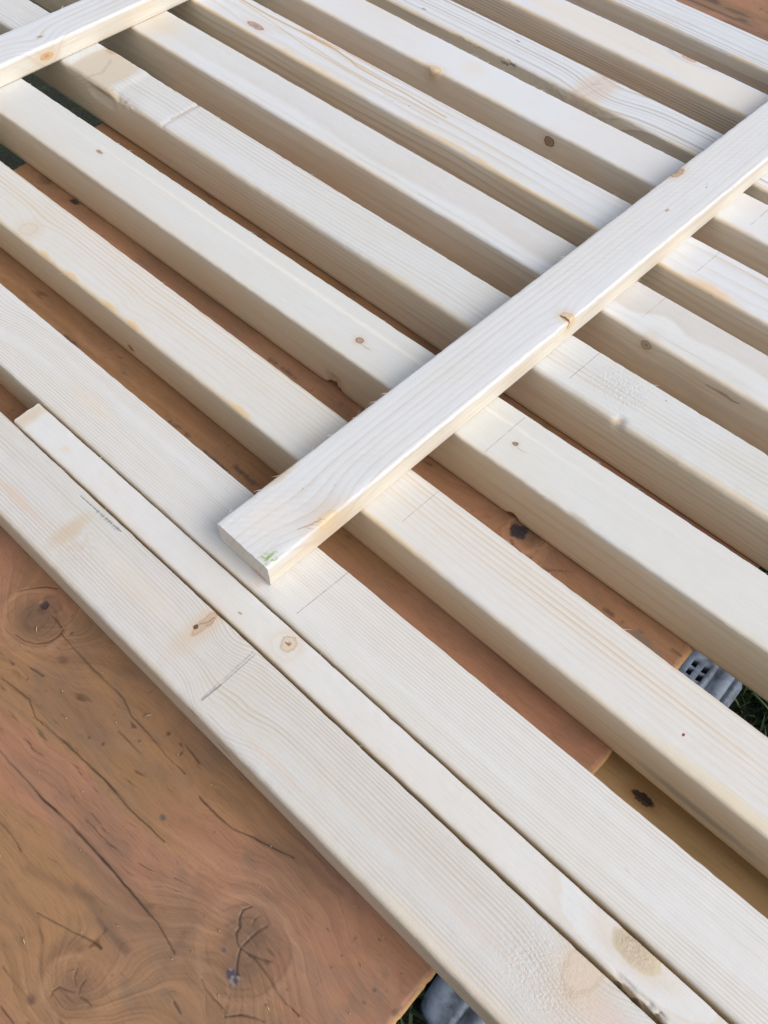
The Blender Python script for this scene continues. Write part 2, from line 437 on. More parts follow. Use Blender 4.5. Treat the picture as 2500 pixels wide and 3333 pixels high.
# ------------------------------------------------------------------ the plywood sheet
CR = [([(-5.699, -0.401), (-5.032, -0.332), (-4.365, -0.283), (-3.831, -0.297), (-3.507, -0.264), (-3.211, -0.25)], 0.010, .8),
 ([(-6.3, -1.0), (-5.643, -0.978), (-5.148, -0.965), (-4.713, -0.956), (-4.292, -0.911), (-3.795, -0.897), (-3.354, -0.886), (-2.907, -0.892), (-2.57, -0.887), (-2.386, -0.917), (-2.177, -0.953)], 0.012, .9),
 ([(-5.4, -1.5), (-4.893, -1.482), (-4.66, -1.473), (-4.417, -1.506)], 0.010, .75),
 ([(-4.753, 0.474), (-4.376, 0.481), (-4.008, 0.449), (-3.66, 0.466)], 0.009, .75),
 ([(-3.308, 0.396), (-2.998, 0.394), (-2.724, 0.42), (-2.422, 0.531), (-1.899, 0.701)], 0.009, .75),
 ([(-3.947, 0.711), (-3.63, 0.675)], 0.008, .65), ([(-4.738, 0.231), (-4.274, 0.244)], 0.008, .6),
 ([(-6.443, 0.549), (-6.222, 0.544), (-5.963, 0.54), (-5.728, 0.536), (-5.427, 0.542), (-5.045, 0.557), (-4.753, .474)], 0.009, .7),
 ([(-6.502, -0.399), (-6.282, -0.357), (-5.964, -0.311), (-5.699, -0.401)], 0.009, .7), ([(-6.33, -0.04), (-6.091, 0.018)], 0.008, .6),
 ([(-6.892, 0.114), (-6.719, 0.14), (-6.556, 0.226), (-6.451, 0.351), (-6.425, 0.489), (-6.461, 0.609)], 0.011, .75),
 ([(-6.775, 0.631), (-6.624, 0.633), (-6.504, 0.609)], 0.010, .6), ([(-7.41, 0.541), (-7.331, 0.676), (-7.199, 0.839), (-7.047, 0.94)], 0.010, .6),
 ([(-1.653, -0.41), (-1.733, -0.397), (-1.816, -0.331), (-1.822, -0.273), (-1.901, -0.201), (-1.934, -0.118), (-1.882, -0.022)], 0.011, .85),
 ([(-1.653, -0.41), (-1.617, -0.477), (-1.56, -0.549), (-1.484, -0.615)], 0.012, .9),
 ([(-1.653, -0.41), (-1.548, -0.384), (-1.467, -0.371), (-1.388, -0.376), (-1.265, -0.385), (-1.162, -0.396), (-1.043, -0.422), (-0.941, -0.433), (-0.797, -0.433), (-0.67, -0.418)], 0.010, .85),
 ([(-1.548, -0.384), (-1.425, -0.341), (-1.287, -0.26)], 0.009, .7), ([(-1.655, -0.373), (-1.648, -0.257), (-1.638, -0.16), (-1.598, -0.036)], 0.017, .75),
 ([(-1.732, -0.143), (-1.757, -0.085), (-1.739, -0.012)], 0.008, .6), ([(-1.749, -0.919), (-1.637, -0.951), (-1.498, -0.957), (-1.351, -0.954)], 0.009, .7),
 ([(-1.277, -0.987), (-1.151, -0.851), (-1.03, -0.777), (-0.912, -0.718)], 0.009, .7), ([(-1.814, -1.275), (-1.667, -1.301)], 0.008, .65),
 ([(-2.871, -2.174), (-2.901, -2.14), (-2.881, -2.066), (-2.786, -2.022), (-2.709, -1.977)], 0.009, .75), ([(-2.626, -1.962), (-2.558, -1.936), (-2.468, -1.927)], 0.010, .75),
 ([(-2.754, -1.918), (-2.829, -1.888), (-2.874, -1.816)], 0.007, .6), ([(-2.656, -1.953), (-2.707, -1.889), (-2.713, -1.807)], 0.008, .6),
 ([(-3.7, -1.776), (-3.497, -1.711), (-3.249, -1.63), (-2.972, -1.52), (-2.835, -1.492)], 0.006, .55), ([(-3.521, -2.37), (-3.247, -2.371), (-2.98, -2.359)], 0.009, .6),
 ([(-3.209, -2.617), (-3.087, -2.615), (-2.959, -2.617)], 0.010, .6),
 ([(-2.55, 5.9), (-2.40, 5.86), (-2.25, 5.95), (-2.0, 6.05), (-1.7, 6.3)], 0.02, .5), ([(-2.72, 6.1), (-2.62, 6.02), (-2.45, 6.0), (-2.3, 6.05)], 0.02, .6)]
DK = [([(-4.2, -1.557), (-3.372, -1.285), (-2.892, -1.315), (-2.609, -1.317)], 0.06, .45), ([(-3.25, -0.91), (-3.068, -0.902), (-2.708, -0.913), (-2.45, -.93)], 0.07, .45),
 ([(-4.287, -1.891), (-3.953, -1.859), (-3.666, -1.8)], 0.05, .35), ([(-3.106, -1.352), (-2.868, -1.333), (-2.596, -1.318)], 0.035, .5),
 ([(-3.602, -1.289), (-3.445, -1.27), (-3.331, -1.248)], 0.035, .5), ([(-3.139, -2.046), (-3.209, -1.919), (-3.201, -1.743), (-3.05, -1.66)], 0.09, .5),
 ([(-2.61, -0.225), (-2.396, -0.129), (-2.046, 0.075), (-1.692, 0.252)], 0.05, .35), ([(-1.768, 0.38), (-1.525, 0.404), (-1.279, 0.402)], 0.04, .4),
 ([(-2.5, -0.35), (-2.25, -0.30), (-2.05, -0.18)], 0.05, .35), ([(-2.15, -1.1), (-2.25, -.7), (-2.2, -.4)], 0.06, .3),
 ([(-2.4, .55), (-1.7, .78), (-1.2, .80)], 0.05, .4), ([(-3.15, .62), (-2.95, .66), (-2.8, .70)], 0.07, .45)]
KN = [(-6.84, 0.45, 0.46, 0.36, 1.0), (-1.62, -0.40, 0.54, 0.46, 1.2), (-2.70, -1.95, 0.34, 0.30, 0.9), (-2.60, 6.36, 0.30, 0.22, 0.6), (-14.9, 6.32, .22, .14, .4)]
def seg_dist(px, py, pts):
    best = np.full(px.shape, 1e9)
    for (ax, ay), (bx, by) in zip(pts[:-1], pts[1:]):
        dx, dy = bx - ax, by - ay; l2 = dx * dx + dy * dy
        t = np.clip(((px - ax) * dx + (py - ay) * dy) / l2, 0, 1)
        best = np.minimum(best, np.hypot(px - ax - t * dx, py - ay - t * dy))
    return best
def plywood():
    xs = np.unique(np.concatenate([np.arange(-15.76, -8.6, 0.05), np.arange(-8.6, 0.02, 0.0125), [0.03, 0.05, 0.08, 0.11, 0.135, 0.155, 0.17, 0.18]]))
    ys = np.unique(np.concatenate([np.arange(-8, -2.95, 0.12), np.arange(-2.95, 1.05, 0.0125), np.arange(1.05, 8.6, 0.035), np.arange(8.6, 24.01, 0.11)]))
    X, Y = np.meshgrid(xs, ys, indexing='ij')
    nx, ny = X.shape
    # grain field: contour lines run along x and wrap round the knots
    wx = X + 0.09 * fbm(X * 1.7, Y * 1.7, 5); wy = Y + 0.09 * fbm(X * 1.7, Y * 1.7, 9)
    fld = wy + 0.55 * fbm(X * 0.16, Y * 0.55, 21, 3) + 0.07 * fbm(X * 0.8, Y * 2.0, 23, 2)
    kn_in = np.zeros_like(X); kn_d = np.full_like(X, 9.0)
    for i, (kx, ky, a, b, amp) in enumerate(KN):
        d = np.hypot((wx - kx) / a, (wy - ky) / b)
        fld = fld + amp * 0.75 * np.exp(-(d / 1.75) ** 2) * np.where(i % 2, -1, 1)
        kn_d = np.minimum(kn_d, d)
    # colour
    red = np.array([0.285, 0.148, 0.088]); oli = np.array([0.250, 0.143, 0.070]); drk = np.array([0.150, 0.096, 0.066]); pale = np.array([0.33, 0.195, 0.120])
    n_a = sstep(-0.30, 0.30, fbm(fld * 1.6 + 3.1, X * 0.22, 31))
    C = red[None, None] * (1 - n_a[..., None]) + oli * n_a[..., None]
    n_b = sstep(0.0, 0.45, fbm(X * 0.55 + 9, Y * 1.1, 37)); C = C * (1 - 0.45 * n_b[..., None]) + drk * 0.45 * n_b[..., None]
    n_c = sstep(0.15, 0.5, fbm(X * 0.4 + 4, fld * 1.3, 39)); C = C * (1 - 0.35 * n_c[..., None]) + pale * 0.35 * n_c[..., None]
    # grey weathered cloud with a crisp edge, as in the bare corner
    cl = fbm(X * 0.75 + 2.2, Y * 1.3, 41, 3) + 0.03 * fbm(X * 6, Y * 6, 42, 2)
    edge = sstep(0.20, 0.235, cl) * sstep(0.52, 0.30, cl); C = C * (1 - 0.22 * edge[..., None]) + np.array([0.15, 0.115, 0.085]) * 0.22 * edge[..., None]
    # fine grain lines following the field
    gl = noise2(fld * 55, X * 0.9, 43) * 0.5 + noise2(fld * 120, X * 1.6, 44) * 0.5
    C = C * (1 + 0.07 * gl[..., None])
    gb = noise2(fld * 14, X * 0.35, 45); C = C * (1 + 0.10 * gb[..., None])
    lv = np.mod(fld * 7.0 + 0.35 * fbm(X * 0.7, Y * 0.7, 87, 2), 1.0)
    ln_ = np.exp(-((lv - 0.5) / 0.10) ** 2) * (0.10 + 0.9 * np.exp(-(kn_d / 2.4) ** 2)) * sstep(-0.35, 0.3, fbm(X * 1.3, Y * 2.0, 89, 2)); C = C * (1 - 0.20 * ln_[..., None])
    lv2 = np.mod(fld * 7.0 + 0.35 * fbm(X * 0.7, Y * 0.7, 87, 2) + 0.14, 1.0)
    ln2 = np.exp(-((lv2 - 0.5) / 0.11) ** 2) * np.exp(-(kn_d / 2.4) ** 2); C = C * (1 + 0.20 * ln2[..., None])
    # dark dashes and flecks along the grain
    fl = noise2(X * 2.2, fld * 26, 47) + 0.3 * noise2(X * 9, fld * 50, 48); clump = sstep(-0.1, 0.5, fbm(X * 0.9, Y * 1.6, 49, 2))
    fk = sstep(0.66, 0.95, fl) * clump; C = C * (1 - 0.50 * fk[..., None])
    pt = sstep(0.80, 0.93, noise2(X * 9.5, Y * 12, 51)) * sstep(0.1, 0.6, noise2(X * 1.1, Y * 1.5, 52)); C = C * (1 - 0.55 * pt[..., None])
    Z = np.zeros_like(X)
    Z += 0.004 * gl + 0.010 * fbm(X * 0.8, Y * 1.2, 53, 3) + 0.006 * fbm(fld * 5, X * 0.5, 54, 2)
    # knots: darker disc with rings, pale collar
    ang = 0
    kf4 = fbm(X * 4, Y * 4, 55, 3); kf7 = fbm(X * 7, Y * 7, 57, 3); kf2 = fbm(X * 2.2, Y * 2.2, 59, 2)
    for (kx, ky, a, b, amp) in KN:
        d = np.hypot((wx - kx) / a, (wy - ky) / b)
        mk = sstep(1.15, 0.25, d)
        ringn = 0.5 + 0.5 * np.sin(d * 34 + 2 * kf4)
        kc = np.array([0.150, 0.092, 0.058])[None, None] * (0.92 + 0.10 * ringn[..., None]) * (1 + 0.22 * kf7[..., None])
        mk = np.clip(mk * (0.88 + 0.3 * kf2), 0, 1); C = C * (1 - mk[..., None]) + kc * mk[..., None]
        rr_ = np.exp(-((np.mod(d * 4.0 + 0.6 * kf2, 1.0) - 0.5) / 0.10) ** 2) * sstep(1.9, 0.3, d) * sstep(0.15, 0.4, d) * sstep(-0.2, 0.35, kf4); C = C * (1 - 0.32 * rr_[..., None])
        col_ = np.exp(-((d - 1.12) / 0.10) ** 2) * (0.5 + 0.5 * kf2); C = C * (1 - 0.55 * col_[..., None]) + pale * 1.08 * 0.55 * col_[..., None]
        rim = np.exp(-((d - 1.0) / 0.035) ** 2) * sstep(-0.15, 0.3, kf2); C = C * (1 - 0.16 * rim[..., None])
        Z += -0.012 * mk + 0.010 * np.exp(-((d - 1.2) / 0.25) ** 2)
    # black cavities, blue-grey spots, speckled purple blotch
    BN = fbm(X * 9, Y * 9, 63, 3)
    def blot(x, y, rx, ry, col, a, soft=0.4, ns=0.35):
        i0, i1 = np.searchsorted(xs, [x - 3 * rx, x + 3 * rx]); j0, j1 = np.searchsorted(ys, [y - 3 * ry, y + 3 * ry]); b = (slice(i0, i1), slice(j0, j1))
        d = np.hypot((X[b] - x) / rx, (Y[b] - y) / ry) + ns * BN[b]
        k = sstep(1.0, 1.0 - soft, d) * a; C[b] = C[b] * (1 - k[..., None]) + np.array(col) * k[..., None]
        K = np.zeros_like(X); K[b] = k
        return K
    Z -= 0.05 * blot(-6.98, 0.66, 0.085, 0.055, (0.035, 0.03, 0.04), 0.85, 0.5, 0.5)
    blot(-6.92, .58, .12, .09, (0.10, 0.06, 0.045), 0.6, .8); blot(-6.85, .28, .14, .06, (.11, .065, .045), .5, .8)
    blot(-6.10, .33, .13, .08, (.11, .06, .04), .6, .7); blot(-3.445, -0.076, 0.07, 0.05, (0.055, 0.06, 0.065), 0.8, 0.9)
    k = blot(-1.50, -0.655, 0.115, 0.085, (0.05, 0.045, 0.07), 0.9, 0.25, 0.7)
    sp = sstep(0.15, 0.35, noise2(X * 24, Y * 24, 65)) * k; C = C * (1 - 0.7 * sp[..., None]) + np.array([0.27, 0.23, 0.19]) * 0.7 * sp[..., None]
    blot(-1.78, -.55, .035, .03, (.07, .06, .085), .7, .6); blot(-1.36, -.20, .08, .02, (.08, .045, .03), .6, .5); blot(-1.32, -.30, .05, .03, (.06, .04, .03), .6, .5)
    blot(-2.74, 6.30, 0.16, 0.15, (0.022, 0.022, 0.032), 0.95, 0.25, .5); blot(-13.885, 6.30, 0.17, 0.07, (0.018, 0.015, 0.022), 0.95, 0.3, .6)
    blot(-2.42, -2.2, .05, .04, (.09, .06, .05), .6, .7); blot(-3.0, -2.35, .10, .07, (.08, .04, .035), .6, .8)
    for (x, y, rx) in ((-10.9, 4.0, .35), (-9.2, 3.9, .3), (-8.0, 4.05, .4), (-7.1, 4.0, .35), (-6.6, 4.15, .45), (-8.9, 5.9, .4), (-7.6, 6.1, .5), (-6.9, 5.95, .4), (-0.9, 6.1, .25), (-3.4, 6.0, .25)):
        blot(x, y, rx, 0.05, (.06, .04, .035), .75, .7, .9)
    # grey-green smears near the far end, dark weather streaks in the far corner
    blot(-.35, 6.0, .35, .12, (.14, .13, .11), .7, .5, 1.1); blot(-.25, .1, .25, .5, (.16, .12, .085), .45, .8, 1.0)
    ws = sstep(0.10, 0.55, noise2(X * 0.9, Y * 7.0, 67) + 0.5 * noise2(X * 3, Y * 18, 68)) * sstep(19.4, 20.5, Y)
    C = C * (1 - 0.75 * ws[..., None]) + np.array([0.06, 0.045, 0.042]) * 0.75 * ws[..., None]
    # soft dark smears, then cracks cut into the veneer
    jx = X; jy = Y + 0.007 * fbm(X * 9, Y * 2, 73, 2)
    for pts, w_, a_ in DK:
        p = np.array(pts); bb = (X > p[:, 0].min() - .4) & (X < p[:, 0].max() + .4) & (Y > p[:, 1].min() - .4) & (Y < p[:, 1].max() + .4)
        d = seg_dist(jx[bb], jy[bb], pts); k = np.exp(-(d / w_) ** 2) * a_ * (0.6 + 0.5 * fbm(X[bb] * 3, Y[bb] * 8, 75, 2))
        C[bb] = C[bb] * (1 - k[..., None]) + np.array([0.085, 0.055, 0.04]) * k[..., None]
    for pts, w_, a_ in CR:
        p = np.array(pts); bb = (X > p[:, 0].min() - .2) & (X < p[:, 0].max() + .2) & (Y > p[:, 1].min() - .2) & (Y < p[:, 1].max() + .2)
        d = seg_dist(jx[bb], jy[bb], pts)
        lo, hi = p[0], p[-1]; tt = np.clip(((X[bb] - lo[0]) * (hi - lo)[0] + (Y[bb] - lo[1]) * (hi - lo)[1]) / ((hi - lo) ** 2).sum(), 0, 1)
        wl = np.maximum(0.0085, 0.8 * w_) * (0.55 + 0.75 * np.sin(np.pi * (0.12 + 0.76 * tt))) * (0.85 + 0.5 * fbm(X[bb] * 5, Y[bb] * 5, 77, 2))
        k = sstep(wl * 1.9, wl * 0.2, d) * a_ * np.clip(0.98 + 0.5 * noise2(X[bb] * 3.0, Y[bb] * 3.0, 85), 0.4, 1.1)
        C[bb] = C[bb] * (1 - k[..., None]) + np.array([0.030, 0.016, 0.010]) * k[..., None]
        Z[bb] -= 0.018 * k
    # worn, pale edge at the cut end; the sheet is 16 H wide and its ends follow the measured lines
    ex = 0.1837 + 0.0158 * Y - 0.012 * np.abs(fbm(Y * 3.0, Y * 0 + 2.0, 79)) - 0.010 * np.maximum(0, noise2(Y * 14, Y * 0, 81))
    lx = -15.7305 + 0.0114 * Y
    T = (X - xs[0]) / (xs[-1] - xs[0])
    k_right = sstep(-0.4, 0.18, X); k_left = sstep(-15.2, -15.76, X)
    XX = X + (ex - 0.18) * k_right + (lx + 15.76) * k_left
    dist_r = (0.18 - X)
    cham = sstep(0.075, 0.0, dist_r); Z -= 0.07 * cham
    worn = sstep(0.055, 0.035, dist_r + 0.02 * fbm(Y * 4, X * 0, 83)); C = C * (1 - worn[..., None]) + np.array([0.42, 0.26, 0.12]) * worn[..., None]
    Z -= 0.05 * sstep(-15.70, -15.76, X)
    C = np.clip(C * np.array([1.34, 1.29, 1.27]), 0.01, 0.9)
    V = np.stack([XX * H, Y * H, Z * H], -1).reshape(-1, 3)
    I = np.arange(nx * ny).reshape(nx, ny)
    F = np.stack([I[:-1, :-1], I[1:, :-1], I[1:, 1:], I[:-1, 1:]], -1).reshape(-1, 4)
    # underside and edges
    ring = np.concatenate([I[:, 0], I[-1, 1:], I[-2::-1, -1], I[0, -2:0:-1]])
    lowv = V[ring].copy(); lowv[:, 2] = -PLY_T * H
    base = len(V); Vall = np.concatenate([V, lowv])
    k = np.arange(len(ring)); Fs = np.stack([ring[(k + 1) % len(ring)], ring, base + k, base + (k + 1) % len(ring)], -1)
    corners = [base, base + nx - 1, base + nx - 1 + ny - 1, base + 2 * (nx - 1) + ny - 1]
    Cc = np.concatenate([C.reshape(-1, 3), np.tile(np.array([[0.40, 0.25, 0.12]]), (len(ring), 1))])
    C4 = np.concatenate([Cc, np.ones((len(Cc), 1))], 1)
    s = NT('stained_plywood')
    c = s.attr('stain', 'Color')
    tc = s.n.new('ShaderNodeTexCoord').outputs['Object']
    f1 = s.noise(s.vm('MULTIPLY', tc, (90.0, 1500.0, 1500.0)), 1.0, 3.0, 0.6); f2 = s.noise(s.vm('MULTIPLY', tc, (1400.0, 1400.0, 900.0)), 1.0, 2.0)
    gr = s.attr('grain', 'Fac'); ox = s.m('MULTIPLY', s.sep(tc)[0], 1.0 / H)
    d1 = s.noise(s.xyz(s.m('MULTIPLY', ox, 2.6), s.m('MULTIPLY', gr, 46.0), 0.0), 1.0, 2.0, 0.6)
    d2 = s.noise(s.xyz(s.m('MULTIPLY', ox, 0.9), s.m('MULTIPLY', gr, 17.0), 4.0), 1.0, 3.0, 0.6)
    d3 = s.noise(s.vm('MULTIPLY', tc, (60.0, 90.0, 60.0)), 1.0, 3.0, 0.6)
    c = s.mix(s.ss(d2, 0.50, 0.75, 0.0, 0.20), c, (0.13, 0.075, 0.045))
    c = s.mix(s.ss(d2, 0.45, 0.25, 0.0, 0.16), c, (0.42, 0.255, 0.155))
    c = s.mix(s.m('MULTIPLY', s.ss(d1, 0.63, 0.74, 0.0, 0.55), s.ss(d3, 0.48, 0.66, 0.0, 1.0)), c, (0.060, 0.034, 0.022))
    c = s.mix(s.ss(d3, 0.52, 0.75, 0.0, 0.28), c, (0.17, 0.125, 0.085))
    c = s.mix(s.ss(f1, 0.52, 0.75, 0.0, 0.34), c, (0.10, 0.055, 0.032))
    c = s.mix(s.ss(f1, 0.46, 0.25, 0.0, 0.24), c, (0.40, 0.24, 0.15))
    c = s.mix(s.ss(f2, 0.62, 0.80, 0.0, 0.35), c, (0.09, 0.05, 0.03))
    s.put(s.bsdf.inputs['Base Color'], c)
    s.bsdf.inputs['Roughness'].default_value = 0.50
    s.bsdf.inputs['Specular IOR Level'].default_value = 0.35
    hh = s.m('MULTIPLY_ADD', s.ss(d1, 0.58, 0.72), -1.2, s.m('MULTIPLY_ADD', f2, 0.4, f1))
    s.put(s.bsdf.inputs['Normal'], s.bump(hh, 0.25, 0.0004))
    o = new_mesh_obj('plywood_sheet', Vall, [F, Fs, [list(ring[:0]) or corners]], s.mat, loc=(-7.8 * H, 8 * H, -PLY_T * H), smooth=True,
                     attrs={'stain': ('FLOAT_COLOR', C4), 'grain': ('FLOAT', np.concatenate([fld.ravel(), np.zeros(len(ring))]))})
    tag(o, 'reddish brown stained plywood sheet with cracked knots under all the pale battens', 'plywood')
plywood()

# ------------------------------------------------------------------ boards
def section(r_tl, r_tr, W, Ht, nt=15, ns=9):
    """(v, w) in H, going from the bottom of the near side, up, over the top and down the far side"""
    p = [(0.03, 0.0), (0.0, 0.035)]
    for t in np.linspace(0.08, 1, ns)[:-1]: p.append((0.0, 0.035 + (Ht - r_tl - 0.035) * t))
    for a in np.linspace(0, 90, 5): p.append((r_tl * (1 - math.cos(math.radians(a))), Ht - r_tl * (1 - math.sin(math.radians(a)))))
    for t in np.linspace(0, 1, nt + 1)[1:-1]: p.append((r_tl + (W - r_tl - r_tr) * t, Ht))
    for a in np.linspace(90, 0, 4): p.append((W - r_tr * (1 - math.cos(math.radians(a))), Ht - r_tr * (1 - math.sin(math.radians(a)))))
    p += [(W, Ht * 0.66), (W, Ht * 0.33), (W, 0.035), (W - 0.03, 0.0)]
    return np.array(p)

def board(name, mat, u0, u1, Lf, Rf, z0, Ht, seed, r=0.07, r2=0.05, fine=(-19.0, 3.6), axis='x', Bf=None, deform=None,
          fuzz=50, step=0.055, ragged=0.006, cut0=0.0, fuzz_len=(0.04, 0.13)):
    us = np.unique(np.round(np.concatenate([[u0, u1], np.arange(u0, u1, 0.35), np.arange(max(u0, fine[0]), min(u1, fine[1]), step)]), 4))
    L0 = np.array([Lf(u) for u in us]); R0 = np.array([Rf(u) for u in us]); B0 = L0 if Bf is None else np.array([Bf(u) for u in us])
    Wm = float(np.mean(R0 - L0)); sg = 1 if Wm > 0 else -1
    S = section(r, r2, abs(Wm), Ht); n = len(S); nu = len(us)
    v = S[:, 0][None, :].repeat(nu, 0); w = S[:, 1][None, :].repeat(nu, 0); u = us[:, None].repeat(n, 1)
    fv = v / abs(Wm)
    y = L0[:, None] + (R0 - L0)[:, None] * fv + ((B0 - L0)[:, None] * (1 - w / Ht) * (1 - fv))
    z = z0 + w
    # planer waviness, saw marks, ragged corners
    top = (w > Ht - 0.001); corner = (np.minimum(np.minimum(v, abs(Wm) - v) + (Ht - w), 1) < 0.09)
    z = z + np.where(top, 0.004 * fbm(u * 0.9, v * 2 + seed, seed, 2) + 0.0025 * fbm(u * 9, v * 14, seed + 3, 2), 0)
    rg = fbm(u * 7.0, v * 3 + w * 3, seed + 11, 3) * ragged
    big = np.maximum(0, fbm(u * 0.9, v * 0 + seed * 3.3 + np.round(fv), seed + 13, 2) - 0.25) * ragged * 3.0
    z = z - np.where(corner, np.abs(rg) + 0.7 * big, 0); y = y + np.where(corner, rg * (1 - 2 * fv) * sg, 0)
    side = (v < 0.001) & (w < Ht - r); y = y + np.where(side, 0.004 * fbm(u * 0.8, w * 2, seed + 17, 2) * sg, 0)
    if cut0:   # saw-rough end
        e = np.exp(-((u - u0) / 0.02) ** 2); u = u + e * cut0 * fbm(v * 14, w * 18, seed + 19, 2)
    if deform is not None:
        u, y, z = deform(u, v, w, y, z)
    V = np.stack([u, y, z], -1).reshape(-1, 3); WC = np.stack([u, v, w], -1).reshape(-1, 3)
    I = np.arange(nu * n).reshape(nu, n); J = np.roll(I, -1, 1)
    F = np.stack([I[:-1], J[:-1], J[1:], I[1:]], -1).reshape(-1, 4)
    if (sg > 0) == (axis == 'x'): F = F[:, ::-1]
    c0, c1 = list(I[0]), list(I[-1])
    nv = len(V); V = np.concatenate([V, V[c0], V[c1]]); WC = np.concatenate([WC, WC[c0], WC[c1]])
    c0 = list(range(nv, nv + n)); c1 = list(range(nv + n, nv + 2 * n))
    caps = [c0[::-1], c1] if ((sg > 0) == (axis == 'x')) is False else [c0, c1[::-1]]
    # torn fibres standing off the corners
    rr = np.random.RandomState(seed + 100); fv_, fw_, ff_ = [], [], []
    kk = len(V)
    ic = [int(np.argmin(np.hypot(S[:, 0] - abs(Wm), S[:, 1] - (Ht - r2 * 0.3)))), int(np.argmin(np.hypot(S[:, 0], S[:, 1] - (Ht - r * 0.4))))]
    inside = np.where((us > fine[0]) & (us < fine[1]))[0]
    for q in range(int(fuzz * 0.8) if len(inside) else 0):
        a = inside[rr.randint(len(inside))]; b = ic[0] if rr.rand() < 0.65 else ic[1]
        p = V[a * n + b]; Ln = rr.uniform(*fuzz_len); ang = rr.normal(0, 0.5) + (math.pi if rr.rand() < 0.5 else 0)
        out = (1 if b == ic[0] else -1) * sg
        d = np.array([math.cos(ang) * Ln, out * abs(math.sin(ang)) * Ln * 0.8, rr.uniform(-0.02, 0.04)])
        wd = rr.uniform(0.004, 0.010)
        q4 = [p + (0, 0, wd), p - (0, 0, wd), p + d * 0.55 + (0, 0, wd * 0.8), p + d]
        fv_ += q4; fw_ += [WC[a * n + b]] * 4; ff_ += [(kk, kk + 1, kk + 2), (kk + 1, kk + 3, kk + 2)]; kk += 4
    if fv_:
        V = np.concatenate([V, np.array(fv_)]); WC = np.concatenate([WC, np.array(fw_)])
    P = V * H if axis == 'x' else V[:, [1, 0, 2]] * H
    faces = [F, caps] + ([np.array(ff_)] if ff_ else [])
    mid = (u0 + u1) / 2; ym = (Lf(mid) + Rf(mid)) / 2
    loc = (mid * H, ym * H, z0 * H) if axis == 'x' else (ym * H, mid * H, z0 * H)
    edges_ = np.concatenate([[-99.0], np.arange(math.ceil(fine[0]), fine[1] + 0.1, 1.6), [99.0]])
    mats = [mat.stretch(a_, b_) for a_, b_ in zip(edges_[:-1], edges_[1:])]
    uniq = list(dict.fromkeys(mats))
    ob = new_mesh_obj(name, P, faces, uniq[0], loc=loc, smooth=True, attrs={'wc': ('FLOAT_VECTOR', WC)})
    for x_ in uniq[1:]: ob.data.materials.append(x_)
    me = ob.data; npol = len(me.polygons); ls_ = np.empty(npol, dtype=np.int32); me.polygons.foreach_get('loop_start', ls_)
    vi = np.empty(len(me.loops), dtype=np.int32); me.loops.foreach_get('vertex_index', vi)
    lt_ = np.empty(npol, dtype=np.int32); me.polygons.foreach_get('loop_total', lt_)
    uc = 0.5 * (WC[vi[ls_], 0] + WC[vi[ls_ + lt_ // 2], 0])
    b_i = np.clip(np.searchsorted(edges_, uc) - 1, 0, len(mats) - 1)
    me.polygons.foreach_set('material_index', np.array([uniq.index(x_) for x_ in mats], dtype=np.int32)[b_i])
    return ob

pv = lambda *c: (lambda x: float(np.polyval(c, x)))
PENCIL = (0.22, 0.22, 0.25)
def pen(u0, v0, u1, v1, a=0.5, w=0.012, **k):
    return dict(pts=[(u0, v0), (u1, v1)], w=w, a=a, col=PENCIL, **k)
YEL = (0.80, 0.60, 0.34); TAN = (0.60, 0.45, 0.28); PINK = (0.72, 0.52, 0.42); ORG = (0.66, 0.40, 0.18); BLK = (0.045, 0.045, 0.045)
E0, E1 = -25.5, 12.5
GRP = 'square battens laid side by side across the plywood'

